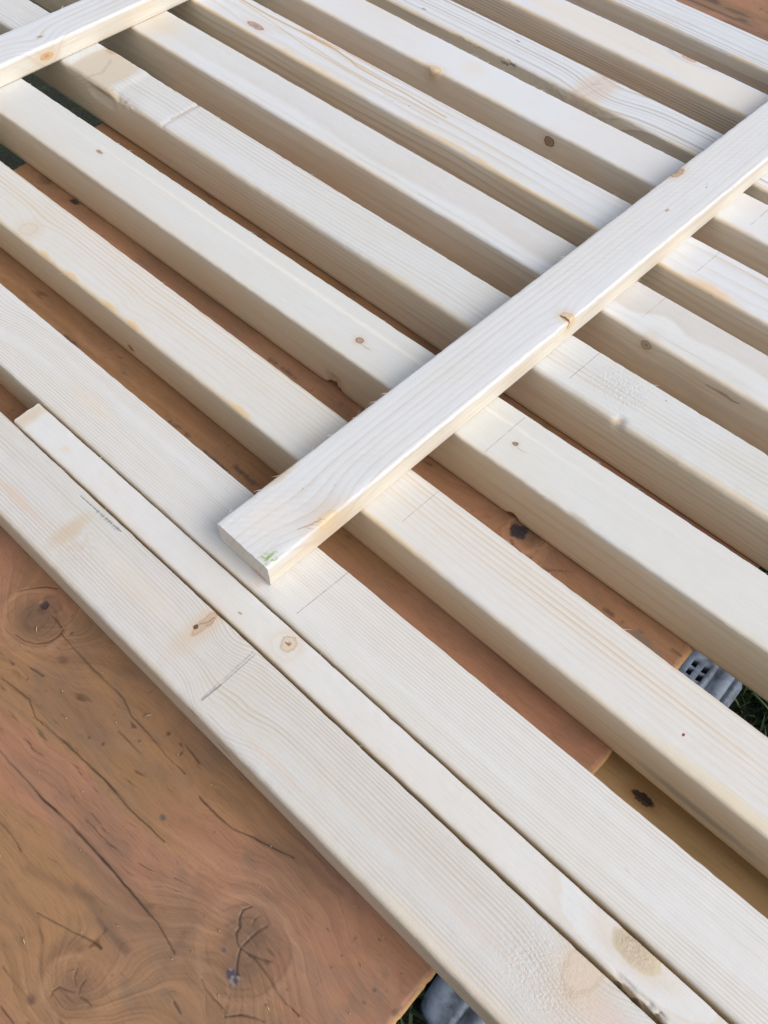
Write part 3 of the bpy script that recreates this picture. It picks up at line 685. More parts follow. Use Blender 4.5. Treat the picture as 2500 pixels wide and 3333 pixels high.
# 1: nearest batten
mt = wood('batten_wood_fine_ring', 1, early=(0.725, 0.65, 0.535), late=(0.48, 0.37, 0.26), pith=(-7.0, -1.0), space=0.048, contrast=0.30, warp=0.07, rough=0.25, mottle=0.6,
    knots=[dict(u=-4.60, v=0.86, ru=0.065, rv=0.22, cs=0.0, core=(0.50, 0.36, 0.26), body=(0.54, 0.40, 0.28), ring=(0.48, 0.33, 0.22), swirl=0.8, su=0.36, sx=6.5, sy=1.7, halo=0.5, hr=4.0, a=0.75),
           dict(u=-4.64, v=0.745, ru=0.035, rv=0.035, cs=1.2, core=(0.09, 0.04, 0.035), body=(0.2, 0.1, 0.07), swirl=0, halo=0.5, hr=2.0),
           dict(u=-3.36, v=0.0, w=0.52, ru=0.12, rv=0.3, rw=0.035, cs=0.3, core=(0.15, 0.10, 0.06), body=(0.36, 0.24, 0.14), swirl=0.6),
           dict(u=-3.86, v=0.0, w=0.93, ru=0.09, rv=0.3, rw=0.03, cs=0.3, core=(0.35, 0.22, 0.1), body=(0.5, 0.34, 0.18), swirl=0.5, a=0.6),
           dict(u=1.30, v=1.0, ru=0.20, rv=0.34, cs=0.0, core=(0.66, 0.55, 0.43), body=(0.68, 0.57, 0.45), ring=(0.6, 0.48, 0.36), swirl=0.9, su=0.2, halo=0.3, a=0.7)],
    lines=[dict(pts=[(-4.63, 0.80), (-4.60, 0.88), (-4.57, 0.99)], w=0.016, a=0.75, col=(0.30, 0.18, 0.12), wob=1, n0=0.2), dict(pts=[(-4.57, 0.84), (-4.545, 0.95)], w=0.012, a=0.6, col=(0.32, 0.20, 0.13), wob=1, n0=0.2),
           pen(-3.862, 0.16, -3.862, 1.0, 0.5, 0.024, n0=0.36), pen(-3.85, 0.17, -3.83, 0.45, 0.85, 0.018, n0=0.28), pen(-3.83, 0.36, -3.815, 1.0, 0.75, 0.010, n0=0.2),
           dict(pts=[(-7.36, 0.955), (-6.95, 0.965), (-6.70, 0.97), (-6.48, 0.975)], w=0.016, a=0.8, col=(0.14, 0.14, 0.14), wob=1, n0=0.28),
           dict(pts=[(-6.98, 0.955), (-6.55, 0.965)], w=0.045, a=0.5, col=(0.20, 0.20, 0.20), wob=1, n0=0.38)],
    patches=[dict(u=-7.02, v=0.50, ru=0.20, rv=0.52, col=TAN, a=0.55), dict(u=-6.75, v=0.45, ru=0.5, rv=0.45, col=(0.62, 0.50, 0.36), a=0.45, brk=0.5),
             dict(u=-0.3, v=0.50, ru=2.4, rv=0.07, col=(0.70, 0.56, 0.46), a=0.45, brk=0.3, bs=(1.0, 30, 30)), dict(u=-2.6, v=0.23, ru=1.6, rv=0.06, col=(0.70, 0.56, 0.46), a=0.3), dict(u=-8.0, v=0.32, ru=1.0, rv=0.10, col=(0.68, 0.52, 0.40), a=0.5),
             dict(u=1.7, v=0.75, ru=0.6, rv=0.25, col=PINK, a=0.4), dict(u=0.2, v=0.06, ru=3.2, rv=0.16, col=(0.76, 0.64, 0.46), a=0.6, brk=0.2, bs=(0.8, 20, 20)), dict(u=-5.6, v=0.6, ru=1.2, rv=0.3, col=YEL, a=0.15)],
    rough_at=[(1.0, 0.62, 0.75, 0.42, 2.5), (-6.5, 0.45, 0.5, 0.5, 1.2)])
o = board('wooden_batten', mt, E0, E1, pv(-.0062, .9488), pv(-.0016, 2.0413), 0.004, 1.0, 1, r=0.075, Bf=pv(-.0054, .9423), fuzz=20)
tag(o, 'pale batten beside the bare plywood corner, with a smudged double pencil stroke across it', 'batten', GRP)

# 2: thin strip on edge between the first two battens
mt = wood('strip_wood_smooth', 2, early=(0.80, 0.73, 0.62), late=(0.66, 0.55, 0.42), pith=(0.2, -3.0), space=0.13, contrast=0.22, warp=0.16, irr=0.5, rim=0.3,
    knots=[dict(u=-3.61, v=0.29, ru=0.10, rv=0.11, cs=0.15, core=(0.35, 0.2, 0.13), body=(0.68, 0.57, 0.44), ring=(0.55, 0.44, 0.32), halo=0.25),
           dict(u=-3.63, v=0.27, ru=0.035, rv=0.012, cs=1.2, core=(0.16, 0.09, 0.06), body=(0.3, 0.2, 0.13), swirl=0, halo=0.2),
           dict(u=-4.386, v=0.15, ru=0.025, rv=0.015, cs=0.5, core=(0.5, 0.37, 0.22), swirl=0, halo=0.2),
           dict(u=1.62, v=0.36, ru=0.28, rv=0.15, cs=0.0, core=(0.56, 0.46, 0.34), body=(0.60, 0.50, 0.37), ring=(0.62, 0.53, 0.38), swirl=1.2, sx=3.0, halo=0.3, a=0.95)],
    lines=[dict(pts=[(1.45, 0.40), (1.62, 0.45), (1.72, 0.36)], w=0.012, a=0.45, col=(0.36, 0.27, 0.19), wob=1, n0=0.3)],
    patches=[dict(u=-9.1, v=0.23, ru=0.20, rv=0.5, col=(0.64, 0.52, 0.36), a=0.7), dict(u=-8.2, v=0.2, ru=0.12, rv=0.1, col=YEL, a=0.4)],
    rough_at=[(1.62, 0.36, 0.30, 0.16, 5.0)])
def torn2(u, v, w, y, z):
    k = sstep(1.5, 1.75, u) * (v < 0.06) * (w > 0.4)
    n = np.abs(fbm(u * 12, w * 9, 91, 3))
    return u, y + k * n * 0.09, z - k * (w > .85) * n * 0.16
o = board('wooden_strip', mt, -9.205, E1, pv(.0006, 2.092), pv(-.00025, -.00201, 2.55117), 0.004, 0.985, 2, r=0.045, r2=0.035, deform=torn2, fuzz=25, cut0=0.012)
tag(o, 'narrow pale strip wedged between the two nearest wide battens, its sawn end showing', 'strip')

# 3
mt = wood('batten_wood_straight', 3, early=(0.79, 0.72, 0.61), late=(0.56, 0.47, 0.37), pith=(-9.0, -1.5), space=0.043, contrast=0.33, warp=0.035, irr=0.25, sharp=2.0, mottle=0.4, rim=0.25,
    knots=[dict(u=-11.75, v=0.55, ru=0.16, rv=0.22, cs=0.2, swirl=0.8, su=0.35, sx=4.0, sy=2.0, a=0.0, halo=0.0)],
    lines=[pen(-3.833, 0.16, -3.76, 1.08, 0.7, 0.010, n0=0.2)],
    patches=[dict(u=-4.55, v=0.08, ru=0.12, rv=0.10, col=PINK, a=0.55, brk=0.8), dict(u=1.1, v=0.45, ru=0.05, rv=0.012, col=(0.75, 0.45, 0.35), a=0.7), dict(u=-8.6, v=0.5, ru=0.8, rv=0.25, col=YEL, a=0.18)])
o = board('wooden_batten', mt, E0, E1, pv(.0015, 2.5949), pv(1.7e-4, 5.66e-3, 3.6688), 0.004, 1.0, 3, r=0.05, r2=0.035, Bf=pv(.0021, 2.61), fuzz=22)
tag(o, 'batten with very fine straight grain lines, carrying the sawn near end of the long crossbar', 'batten', GRP)

# 4
mt = wood('batten_wood_golden', 4, early=(0.775, 0.70, 0.58), late=(0.66, 0.46, 0.25), pith=(-7.0, -2.0), space=0.085, contrast=0.40, warp=0.06, irr=0.5, band=(0.35, 0.72, 0.22), rim=0.8, sharp=2.2,
    knots=[dict(u=-9.76, v=0.0, w=0.25, ru=0.07, rv=0.25, rw=0.06, cs=0.3, core=(0.2, 0.13, 0.09), body=(0.4, 0.29, 0.19), swirl=0.5),
           dict(u=-12.6, v=0.25, ru=0.16, rv=0.16, cs=0.0, core=(0.7, 0.62, 0.5), body=(0.7, 0.62, 0.5), ring=(0.62, 0.53, 0.4), halo=0.25, a=0.5)],
    lines=[pen(-3.76, 0.27, -3.72, 1.03, 0.5, 0.010)],
    patches=[dict(u=a, v=0.06, ru=b, rv=0.07, col=(0.78, 0.55, 0.28), a=0.8) for a, b in ((-11.85, .22), (-11.1, .28), (-10.05, .32), (-9.45, .25), (-6.87, .35))] +
            [dict(u=0.735, v=0.352, ru=0.024, rv=0.022, col=(0.18, 0.03, 0.035), a=0.95, **{'in': 0.7}), dict(u=1.4, v=0.0, w=0.30, ru=1.3, rv=0.2, rw=0.16, col=(0.36, 0.35, 0.31), a=0.75),
             dict(u=1.5, v=0.10, ru=1.6, rv=0.10, col=(0.74, 0.63, 0.42), a=0.6), dict(u=-5.5, v=.5, ru=.4, rv=.5, col=(.7, .6, .46), a=.25)])
o = board('wooden_batten', mt, E0, E1, pv(-2.7e-4, -7.45e-3, 4.4379), pv(-2e-5, -1.39e-3, 5.50676), 0.004, 1.0, 4, r=0.06, r2=0.09, Bf=pv(-3.1e-4, -9.2e-3, 4.45691), fuzz=25)
tag(o, 'batten with golden grain streaks, yellow resin along its edge and a tiny red dot', 'batten', GRP)

# 5
mt = wood('batten_wood_three_knots', 5, early=(0.765, 0.70, 0.585), late=(0.66, 0.55, 0.41), pith=(0.6, -4.0), space=0.14, contrast=0.22, warp=0.08, irr=0.6, rim=0.3,
    knots=[dict(u=-13.463, v=0.58, ru=0.07, rv=0.035, cs=0.4, core=(0.3, 0.18, 0.12), body=(0.5, 0.36, 0.24), halo=0.3, swirl=0.8),
           dict(u=-6.539, v=0.405, ru=0.062, rv=0.062, cs=0.20, core=(0.45, 0.30, 0.21), body=(0.42, 0.29, 0.20), ring=(0.15, 0.08, 0.055), halo=0.4, swirl=1.2),
           dict(u=-3.428, v=0.46, ru=0.046, rv=0.044, cs=0.2, core=(0.22, 0.15, 0.12), body=(0.30, 0.21, 0.16), ring=(0.10, 0.06, 0.05), halo=0.3, swirl=1.0)],
    lines=[pen(-3.673, 0.05, -3.631, 0.95, 0.55, 0.010)],
    patches=[dict(u=-6.37, v=0.36, ru=0.2, rv=0.03, col=(0.5, 0.36, 0.24), a=0.5), dict(u=-3.3, v=0.43, ru=0.16, rv=0.03, col=(0.5, 0.4, 0.3), a=0.4),
             dict(u=-8, v=0.70, ru=9.0, rv=0.06, col=(0.86, 0.82, 0.75), a=0.6), dict(u=-2.0, v=0.03, ru=0.25, rv=0.05, col=(0.5, 0.38, 0.24), a=0.5)])
def notch5(u, v, w, y, z):   # torn lower edge of the near side just before the long crossbar
    k = np.exp(-((u + 6.75) / 0.16) ** 2) * (v < 0.04) * (w < 0.3)
    k2 = np.exp(-((u + 2.95) / 0.1) ** 2) * (v < 0.04) * (w < 0.2)
    n = np.abs(fbm(u * 14, w * 4, 95, 2))
    return u, y + k * (0.03 + 0.06 * n), z + (k + k2) * (0.05 + 0.12 * n)
o = board('wooden_batten', mt, E0, E1, pv(4.0e-4, 1.25e-2, 6.458), pv(3.1e-4, 1.35e-2, 7.4798), 0.004, 1.0, 5, r=0.045, r2=0.03, Bf=pv(1.5e-4, 6.71e-3, 6.42869), fuzz=60, ragged=0.007, deform=notch5)
tag(o, 'smooth batten with three small round brown knots spaced along its top', 'batten', GRP)

# 6
mt = wood('batten_wood_torn', 6, early=(0.755, 0.70, 0.60), late=(0.56, 0.47, 0.37), pith=(-6.0, -5.0), space=0.07, contrast=0.32, warp=0.12, irr=0.5, rough=0.5, mottle=0.5, rim=0.7,
    knots=[dict(u=-16.02, v=0.95, ru=0.16, rv=0.07, cs=0.3, core=(0.55, 0.33, 0.22), body=(0.66, 0.46, 0.33), ring=(0.6, 0.42, 0.28), halo=0.2, swirl=0.5),
           dict(u=-16.2, v=0.35, ru=0.3, rv=0.3, cs=0, a=0.0, halo=0.0, swirl=1.4, sx=2.0)],
    lines=[pen(-3.591, 0.21, -3.553, 0.99, 0.75, 0.010, n0=0.2), dict(pts=[(-13.267, 1.04), (-13.28, 0.8), (-13.30, 0.30)], w=0.028, a=0.55, col=(0.42, 0.30, 0.20), wob=1, n0=0.2),
           dict(pts=[(-15.6, 0.06), (-15.5, 0.30), (-15.75, 0.75)], w=0.06, a=0.4, col=(0.45, 0.34, 0.22), wob=1)],
    patches=[dict(u=-15.65, v=0.50, ru=0.72, rv=1.1, col=(0.66, 0.56, 0.43), a=0.75, **{'in': 0.8}), dict(u=-14.9, v=0.05, ru=0.3, rv=0.14, col=(0.66, 0.48, 0.27), a=0.7, brk=0.6),
             dict(u=-15.2, v=0.0, w=0.82, ru=0.55, rv=0.2, rw=0.10, col=(0.45, 0.31, 0.19), a=0.8), dict(u=-2.54, v=0.055, ru=0.12, rv=0.03, col=(0.66, 0.46, 0.28), a=0.8),
             dict(u=-0.6, v=0.05, ru=1.3, rv=0.09, col=(0.76, 0.62, 0.42), a=0.5), dict(u=-2.25, v=0.85, ru=0.03, rv=0.012, col=(0.1, 0.09, 0.09), a=0.9)],
    rough_at=[(-2.9, 0.58, 0.75, 0.45, 5.0), (-14.5, 0.3, 0.7, 0.35, 4.0)])
def torn6(u, v, w, y, z):
    t = sstep(-14.75, -14.95, u) * sstep(-16.3, -15.9, u)          # standing lip of the old saw cut beside the crossbar
    z = z + np.where(w > 0.9, 0.025 * t, 0)
    k = sstep(-15.75, -15.5, u) * sstep(-14.8, -14.95, u) * (v < 0.03) * (w > 0.62) * (w < 0.90)
    y = y + k * 0.075
    k = np.exp(-((u + 14.45) / 0.32) ** 2) * (v < 0.12) * (w > 0.8); n = np.abs(fbm(u * 10, v * 9 + w * 9, 97, 3))
    z = z - k * 0.14 * n; y = y + k * 0.05 * n
    k = np.exp(-((u + 2.54) / 0.07) ** 2) * (v < 0.1) * (w > 0.9)
    k2 = np.exp(-((u + 13.27) / 0.035) ** 2) * (w > 0.97)
    return u, y + k * 0.03, z - k * 0.05 - k2 * 0.02
o = board('wooden_batten', mt, E0, E1, pv(1.4e-4, 2.53e-3, 8.27037), pv(2.4e-4, 7.74e-3, 9.30345), 0.004, 1.0, 6, r=0.085, r2=0.035, Bf=pv(1.1e-4, -1.06e-3, 8.25897), fuzz=60, deform=torn6, ragged=0.008)
tag(o, 'batten with torn woolly grain and a splintered step beside the upper left crossbar', 'batten', GRP)

# 7
mt = wood('batten_wood_grey_smooth', 7, early=(0.79, 0.735, 0.64), late=(0.52, 0.44, 0.36), pith=(0.8, -5.0), space=0.17, contrast=0.20, warp=0.03, irr=0.8, mottle=0.5, rim=0.6, rough=0.2,
    knots=[dict(u=-3.15, v=0.0, w=0.86, ru=0.10, rv=0.2, rw=0.09, cs=0.3, core=(0.13, 0.10, 0.08), body=(0.36, 0.28, 0.21), a=0.6, halo=0.3, swirl=0.5),
           dict(u=-1.7, v=0.0, w=0.80, ru=0.30, rv=0.2, rw=0.025, cs=0.3, core=(0.2, 0.14, 0.1), body=(0.4, 0.3, 0.22), a=0.6, halo=0.2, swirl=0.4)],
    lines=[pen(-3.488, 0.32, -3.454, 0.99, 0.45, 0.011)],
    patches=[dict(u=-8.6, v=0.16, ru=7.5, rv=0.05, col=(0.58, 0.53, 0.46), a=0.6, brk=0.5, bs=(1.2, 40, 40)), dict(u=-2.5, v=0.20, ru=2.2, rv=0.08, col=(0.56, 0.51, 0.45), a=0.55, brk=0.6, bs=(1.2, 40, 40)),
             dict(u=-16.2, v=0.5, ru=1.0, rv=0.7, col=(0.74, 0.63, 0.47), a=0.6), dict(u=-4.1, v=0.98, ru=0.35, rv=0.06, col=(0.35, 0.32, 0.30), a=0.5, brk=0.7)],
    rough_at=[(-11.5, 0.5, 2.5, 0.5, 1.5)])
o = board('wooden_batten', mt, E0, E1, pv(2.7e-4, 1.01e-3, 10.04566), pv(1.2e-4, 1.16e-3, 11.07634), 0.004, 1.0, 7, r=0.06, r2=0.035, fuzz=50)
tag(o, 'plain smooth batten with grey edge streaks, just below the batten with orange resin streaks', 'batten', GRP)

# 8
mt = wood('batten_wood_resin', 8, early=(0.79, 0.74, 0.66), late=(0.58, 0.46, 0.33), pith=(-4.0, -4.0), space=0.16, contrast=0.40, warp=0.18, irr=0.9, mottle=0.4, rim=0.9,
    knots=[dict(u=-14.597, v=0.30, ru=0.24, rv=0.085, cs=0.3, core=(0.36, 0.24, 0.20), body=(0.46, 0.33, 0.27), ring=(0.33, 0.22, 0.17), halo=0.25, swirl=1.2)],
    lines=[dict(pts=[(-15.9, 0.80), (-14.7, 0.69), (-14.2, 0.64), (-13.2, 0.50), (-11.5, 0.44), (-9.4, 0.42)], w=0.020, a=0.75, col=(0.62, 0.42, 0.22), wob=1, n0=0.2),
           dict(pts=[(-15.9, 0.84), (-14.6, 0.80), (-13.4, 0.85), (-12.7, 0.87), (-12.2, 0.80), (-11.9, 0.72), (-10.5, 0.70), (-9.4, 0.66)], w=0.030, a=0.9, col=(0.60, 0.38, 0.18), wob=1, n0=0.15),
           dict(pts=[(-12.9, 0.93), (-12.0, 0.95), (-11.5, 0.99)], w=0.022, a=0.7, col=(0.62, 0.42, 0.24), wob=1), pen(-3.408, 0.21, -3.366, 0.96, 0.55, 0.012)],
    patches=[dict(u=-13.2, v=0.88, ru=0.8, rv=0.09, col=(0.62, 0.40, 0.18), a=0.8), dict(u=-12.5, v=0.10, ru=2.4, rv=0.13, col=YEL, a=0.55, brk=0.3, bs=(3, 8, 8)), dict(u=-8.5, v=0.10, ru=1.5, rv=0.12, col=YEL, a=0.65, brk=0.3, bs=(3, 8, 8)),
             dict(u=-3.0, v=0.08, ru=0.7, rv=0.16, col=(0.78, 0.58, 0.38), a=0.85), dict(u=-10.6, v=0.36, ru=0.5, rv=0.1, col=(0.45, 0.43, 0.41), a=0.4, brk=0.8), dict(u=-10.2, v=0.45, ru=0.03, rv=0.02, col=BLK, a=0.8)])
o = board('wooden_batten', mt, E0, E1, pv(3.3e-4, 1.1e-4, 11.66776), pv(2.7e-4, 3.23e-3, 12.7102), 0.004, 1.0, 8, r=0.06, r2=0.035, fuzz=40)
tag(o, 'batten with orange resin streaks and an oval brown knot at its upper end', 'batten', GRP)

# 9
mt = wood('batten_wood_white', 9, early=(0.81, 0.765, 0.69), late=(0.68, 0.59, 0.48), pith=(0.5, -6.0), space=0.2, contrast=0.22, warp=0.15, mottle=0.3, rim=0.7,
    knots=[dict(u=-7.613, v=0.0, w=0.78, ru=0.115, rv=0.3, rw=0.105, cs=0.20, core=(0.26, 0.16, 0.10), body=(0.33, 0.22, 0.14), ring=(0.10, 0.06, 0.04), halo=0.35, swirl=0.15),
           dict(u=-10.671, v=0.05, ru=0.16, rv=0.09, rw=0.2, cs=0.3, core=(0.70, 0.50, 0.28), body=(0.74, 0.58, 0.38), ring=(0.66, 0.46, 0.26), halo=0.3, swirl=0.6)],
    lines=[pen(-3.331, 0.27, -3.308, 0.86, 0.55, 0.013)],
    patches=[dict(u=-12.2, v=0.45, ru=0.8, rv=0.15, col=(0.66, 0.65, 0.63), a=0.4, brk=0.6), dict(u=-10.1, v=0.6, ru=0.5, rv=0.4, col=(0.74, 0.67, 0.55), a=0.4)])
def bulge9(u, v, w, y, z):
    k = np.exp(-((u + 10.671) / 0.14) ** 2) * (v < 0.12) * (w > 0.78)
    return u, y - 0.05 * k, z + 0.012 * k
o = board('wooden_batten', mt, E0, E1, pv(2.8e-4, -6e-4, 13.43004), pv(5.7e-4, 2.45e-3, 14.43157), 0.004, 1.0, 9, r=0.055, r2=0.03, fuzz=80, deform=bulge9, ragged=0.007)
tag(o, 'whitish batten with a round dark ring knot on its side face', 'batten', GRP)

# 10
mt = wood('batten_wood_grey_lines', 10, early=(0.78, 0.735, 0.66), late=(0.40, 0.34, 0.28), pith=(-6.0, -1.5), space=0.12, contrast=0.45, warp=0.05, irr=0.9, mottle=0.3, rim=0.8,
    knots=[dict(u=-7.83, v=0.46, ru=0.30, rv=0.62, cs=0.0, core=(0.64, 0.49, 0.41), body=(0.67, 0.53, 0.45), ring=(0.67, 0.54, 0.46), halo=0.25, hr=1.8, swirl=0.40, sx=2.6, sy=1.4, su=0.35, a=0.35)],
    lines=[dict(pts=[(-10.11, 0.715), (-10.03, 0.705)], w=0.025, a=0.9, col=(0.08, 0.08, 0.07), n0=0.0),
           dict(pts=[(-8.0, 0.52), (-7.86, 0.60), (-7.80, 0.72)], w=0.016, a=0.6, col=(0.36, 0.24, 0.17), wob=1), dict(pts=[(-8.05, 0.02), (-8.0, 0.25), (-7.93, 0.5), (-7.9, 0.98)], w=0.07, a=0.28, col=(0.52, 0.37, 0.30), wob=1), dict(pts=[(-7.85, 0.0), (-7.80, 0.25), (-7.72, 0.6)], w=0.05, a=0.25, col=(0.52, 0.37, 0.30), wob=1)],
    patches=[dict(u=-9.75, v=0.0, w=0.93, ru=0.38, rv=0.09, rw=0.13, col=(0.05, 0.055, 0.04), a=0.92, brk=0.7), dict(u=-10.8, v=0.0, w=0.97, ru=0.6, rv=0.05, rw=0.06, col=(0.08, 0.08, 0.06), a=0.8, brk=0.6),
             dict(u=-8.0, v=0.0, w=0.85, ru=1.8, rv=0.1, rw=0.2, col=(0.40, 0.37, 0.29), a=0.5, brk=0.5), dict(u=-12.4, v=0.25, ru=0.12, rv=0.04, col=(0.35, 0.22, 0.15), a=0.8)])
o = board('wooden_batten', mt, E0, E1, pv(-.0103, 14.7406), pv(-.0154, 15.6736), 0.004, 1.0, 10, r=0.06, r2=0.03, fuzz=40)
tag(o, 'batten with strong grey grain lines, a pinkish swirl knot and black mould on its side', 'batten', GRP)

# 11
mt = wood('batten_wood_lined_side', 11, early=(0.79, 0.75, 0.69), late=(0.44, 0.35, 0.25), pith=(0.6, -8.0), space=0.062, contrast=0.55, warp=0.05, irr=0.4, mottle=0.4, rim=0.9, sharp=2.0,
    knots=[dict(u=-7.0, v=0.95, ru=0.17, rv=0.08, cs=0.4, core=(0.55, 0.36, 0.27), body=(0.64, 0.46, 0.36), ring=(0.5, 0.35, 0.26), halo=0.3, swirl=1.0)],
    patches=[dict(u=-9.0, v=0.5, ru=2.4, rv=0.5, col=(0.77, 0.735, 0.68), a=0.85, **{'in': 0.7}), dict(u=-5.6, v=0.5, ru=2.2, rv=0.45, col=(0.78, 0.745, 0.69), a=0.85, **{'in': 0.7}), dict(u=-8.0, v=0.4, ru=0.5, rv=0.1, col=(0.5, 0.5, 0.5), a=0.3, brk=0.7)])
o = board('wooden_batten', mt, E0, E1, pv(-.01788, 16.52497), pv(-.01952, 17.50482), 0.004, 1.0, 11, r=0.07, r2=0.03, fuzz=20)
tag(o, 'batten with dense dark grain lines on its side face, second from the top right corner', 'batten', GRP)

# 12
mt = wood('batten_wood_weathered', 12, early=(0.77, 0.735, 0.67), late=(0.42, 0.38, 0.34), pith=(-5.0, -3.0), space=0.15, contrast=0.36, warp=0.06, irr=0.9, mottle=0.4, rim=0.95,
    patches=[dict(u=-7.4, v=0.45, ru=1.2, rv=0.10, col=(0.52, 0.50, 0.46), a=0.5, brk=0.6, bs=(2, 30, 30)), dict(u=-8.3, v=0.3, ru=0.8, rv=0.15, col=(0.62, 0.6, 0.54), a=0.5)])
o = board('wooden_batten', mt, E0, E1, pv(-.01958, 18.24582), pv(-.02968, 19.22745), 0.004, 1.0, 12, r=0.07, r2=0.03, fuzz=20)
tag(o, 'farthest batten, grey streaked, bordering the bare plywood in the top right corner', 'batten', GRP)

# long crossbar
mt = wood('crossbar_wood_rough', 21, early=(0.80, 0.745, 0.655), late=(0.56, 0.48, 0.40), pith=(-6.0, -2.0), diag=0.16, sidef=(0.90, 0.93, 0.94), space=0.105, contrast=0.22, warp=0.05, irr=0.7, rough=1.0, wmax=0.5, rim=0.0, mottle=0.4,  # side faces darkened in colour to offset the sun on them
    knots=[dict(u=13.36, v=0.93, ru=0.17, rv=0.08, w=0.5, rw=0.4, cs=0.3, core=(0.40, 0.27, 0.19), body=(0.52, 0.38, 0.27), ring=(0.42, 0.3, 0.2), halo=0.4, swirl=1.6),
           dict(u=9.06, v=0.07, ru=0.10, rv=0.12, w=0.47, rw=0.2, cs=0.0, core=(0.66, 0.48, 0.29), body=(0.70, 0.54, 0.34), ring=(0.62, 0.45, 0.26), halo=0.35, swirl=1.0, a=0.9),
           dict(u=9.01, v=0.09, ru=0.022, rv=0.10, w=0.46, rw=0.18, cs=1.3, core=(0.13, 0.07, 0.045), body=(0.22, 0.13, 0.08), swirl=0, halo=0.3),
           dict(u=3.85, v=0.02, ru=0.16, rv=0.10, w=0.47, rw=0.2, cs=0.0, core=(0.74, 0.52, 0.26), body=(0.76, 0.58, 0.34), ring=(0.72, 0.54, 0.32), halo=0.4, hr=4.0, swirl=2.2, sx=4.0, sy=5.0, a=0.6)],
    lines=[dict(pts=[(3.48, 0.16), (3.62, 0.10), (3.78, 0.06)], w=0.014, a=0.7, col=(0.42, 0.27, 0.15), wob=1, n0=0.1)] +
          [dict(pts=[(a, 0.10), (a + 0.05, 0.02)], w=0.008, a=0.7, col=(0.45, 0.29, 0.14), wob=1, n0=0.1) for a in (3.56, 3.64, 3.70, 3.77)],
    patches=[dict(u=2.79, v=0.5, w=0.25, ru=0.035, rv=0.9, rw=0.6, col=(0.82, 0.72, 0.62), a=0.2, **{'in': 0.6}), dict(u=12.347, v=0.45, ru=0.075, rv=0.035, col=(0.46, 0.24, 0.09), a=0.95, brk=0.3, **{'in': 0.6}), dict(u=13.37, v=0.33, ru=0.06, rv=0.02, col=(0.35, 0.35, 0.34), a=0.8), dict(u=13.45, v=0.36, ru=0.04, rv=0.02, col=(0.35, 0.35, 0.34), a=0.8),
             dict(u=2.93, v=0.10, ru=0.17, rv=0.19, col=(0.28, 0.42, 0.10), a=0.95, brk=0.8, bs=(20, 20, 20)), dict(u=3.96, v=0.60, ru=0.014, rv=0.012, col=BLK, a=0.8), dict(u=4.3, v=0.32, ru=0.014, rv=0.012, col=BLK, a=0.6),
             dict(u=2.80, v=0.22, w=0.03, ru=0.05, rv=0.20, rw=0.10, col=(0.72, 0.12, 0.07), a=0.95, brk=0.2, bs=(10, 16, 26)), dict(u=2.80, v=0.35, w=0.05, ru=0.05, rv=0.3, rw=0.05, col=(0.72, 0.3, 0.2), a=0.5, brk=0.6),
             dict(u=3.9, v=0.97, ru=0.5, rv=0.12, col=(0.62, 0.45, 0.26), a=0.6), dict(u=3.3, v=0.55, ru=0.6, rv=0.4, col=(0.82, 0.77, 0.72), a=0.5)])
def chip_end(u, v, w, y, z):
    e = np.exp(-((u - 2.80) / 0.03) ** 2)
    return u - e * (0.02 * (v / 1.0 - 0.5) * -1 + 0.02 * np.maximum(0, w - 0.25)), y, z
o = board('wooden_crossbar', mt, 2.80, 25.0, pv(.0416, -4.4755), pv(.0433, -5.478), 1.006, 0.5, 21, r=0.04, r2=0.035, fine=(2.6, 20.0), axis='y', fuzz=70, cut0=0.008, deform=chip_end, ragged=0.008)
tag(o, 'long pale crossbar lying across the battens, with green crayon on its sawn near end', 'crossbar', 'crossbars laid over the battens')

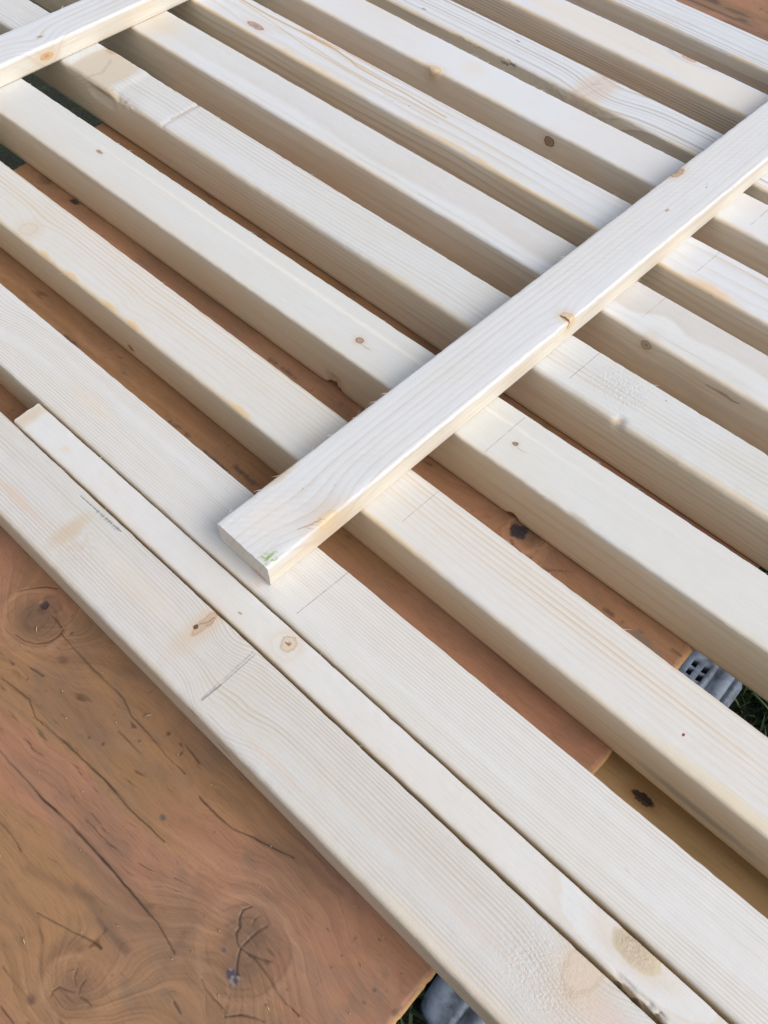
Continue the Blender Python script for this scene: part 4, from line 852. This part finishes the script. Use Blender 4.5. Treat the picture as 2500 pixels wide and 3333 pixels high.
# second crossbar
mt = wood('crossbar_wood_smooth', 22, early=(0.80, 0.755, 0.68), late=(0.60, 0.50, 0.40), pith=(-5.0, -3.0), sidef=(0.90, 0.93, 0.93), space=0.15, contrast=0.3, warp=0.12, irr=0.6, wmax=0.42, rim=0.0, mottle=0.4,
    knots=[dict(u=8.0, v=0.0, w=0.20, ru=0.14, rv=0.3, rw=0.07, cs=0.35, core=(0.56, 0.30, 0.13), body=(0.66, 0.43, 0.24), ring=(0.6, 0.4, 0.23), halo=0.5, hr=3.2, swirl=1.0),
           dict(u=8.15, v=0.33, ru=0.06, rv=0.045, w=0.42, cs=0.4, core=(0.33, 0.27, 0.24), body=(0.5, 0.42, 0.36), ring=(0.4, 0.32, 0.26), halo=0.25)])
o = board('wooden_crossbar', mt, 2.9, 25.0, pv(.0289, -16.7476), pv(.0289, -17.72), 1.006, 0.42, 22, r=0.05, r2=0.04, fine=(4.0, 14.0), axis='y', fuzz=20, ragged=0.004)
tag(o, 'pale crossbar cut off by the top left corner, with an orange knot on its side', 'crossbar', 'crossbars laid over the battens')

# ------------------------------------------------------------------ sawdust on the bare plywood
def sawdust():
    r = np.random.RandomState(11); V = []; F = []
    for i in range(60):
        x = r.uniform(-8, -0.1); y = r.uniform(-2.9, 0.85); L = r.uniform(0.006, 0.016); a = r.uniform(0, 3.14); wd = r.uniform(0.003, 0.006)
        if i in (0, 1, 2, 3): x, y, L = ((-6.72, 0.36, .05), (-0.98, -.60, .04), (-3.55, -2.05, .04), (-4.6, 0.62, .07))[i]
        d = np.array([math.cos(a), math.sin(a)]) * L; n = np.array([-math.sin(a), math.cos(a)]) * wd; z = 0.03
        b = len(V)
        for q, h in ((-d - n, z - .02), (d - n, z + .006), (d + n, z + .006), (-d + n, z - .02), (d * 0.2, z + 0.022)): V.append(((x + q[0]) * H, (y + q[1]) * H, h * H))
        F += [(b, b + 1, b + 4), (b + 1, b + 2, b + 4), (b + 2, b + 3, b + 4), (b + 3, b, b + 4), (b + 3, b + 2, b + 1, b)]
    s = simple('sawdust_chips', (0.55, 0.45, 0.32), 0.8, 0.2)
    o = new_mesh_obj('sawdust', V, [F], s.mat, smooth=False)
    tag(o, 'tiny pale sawdust flecks scattered on the bare plywood corner', 'sawdust', kind='stuff')
sawdust()
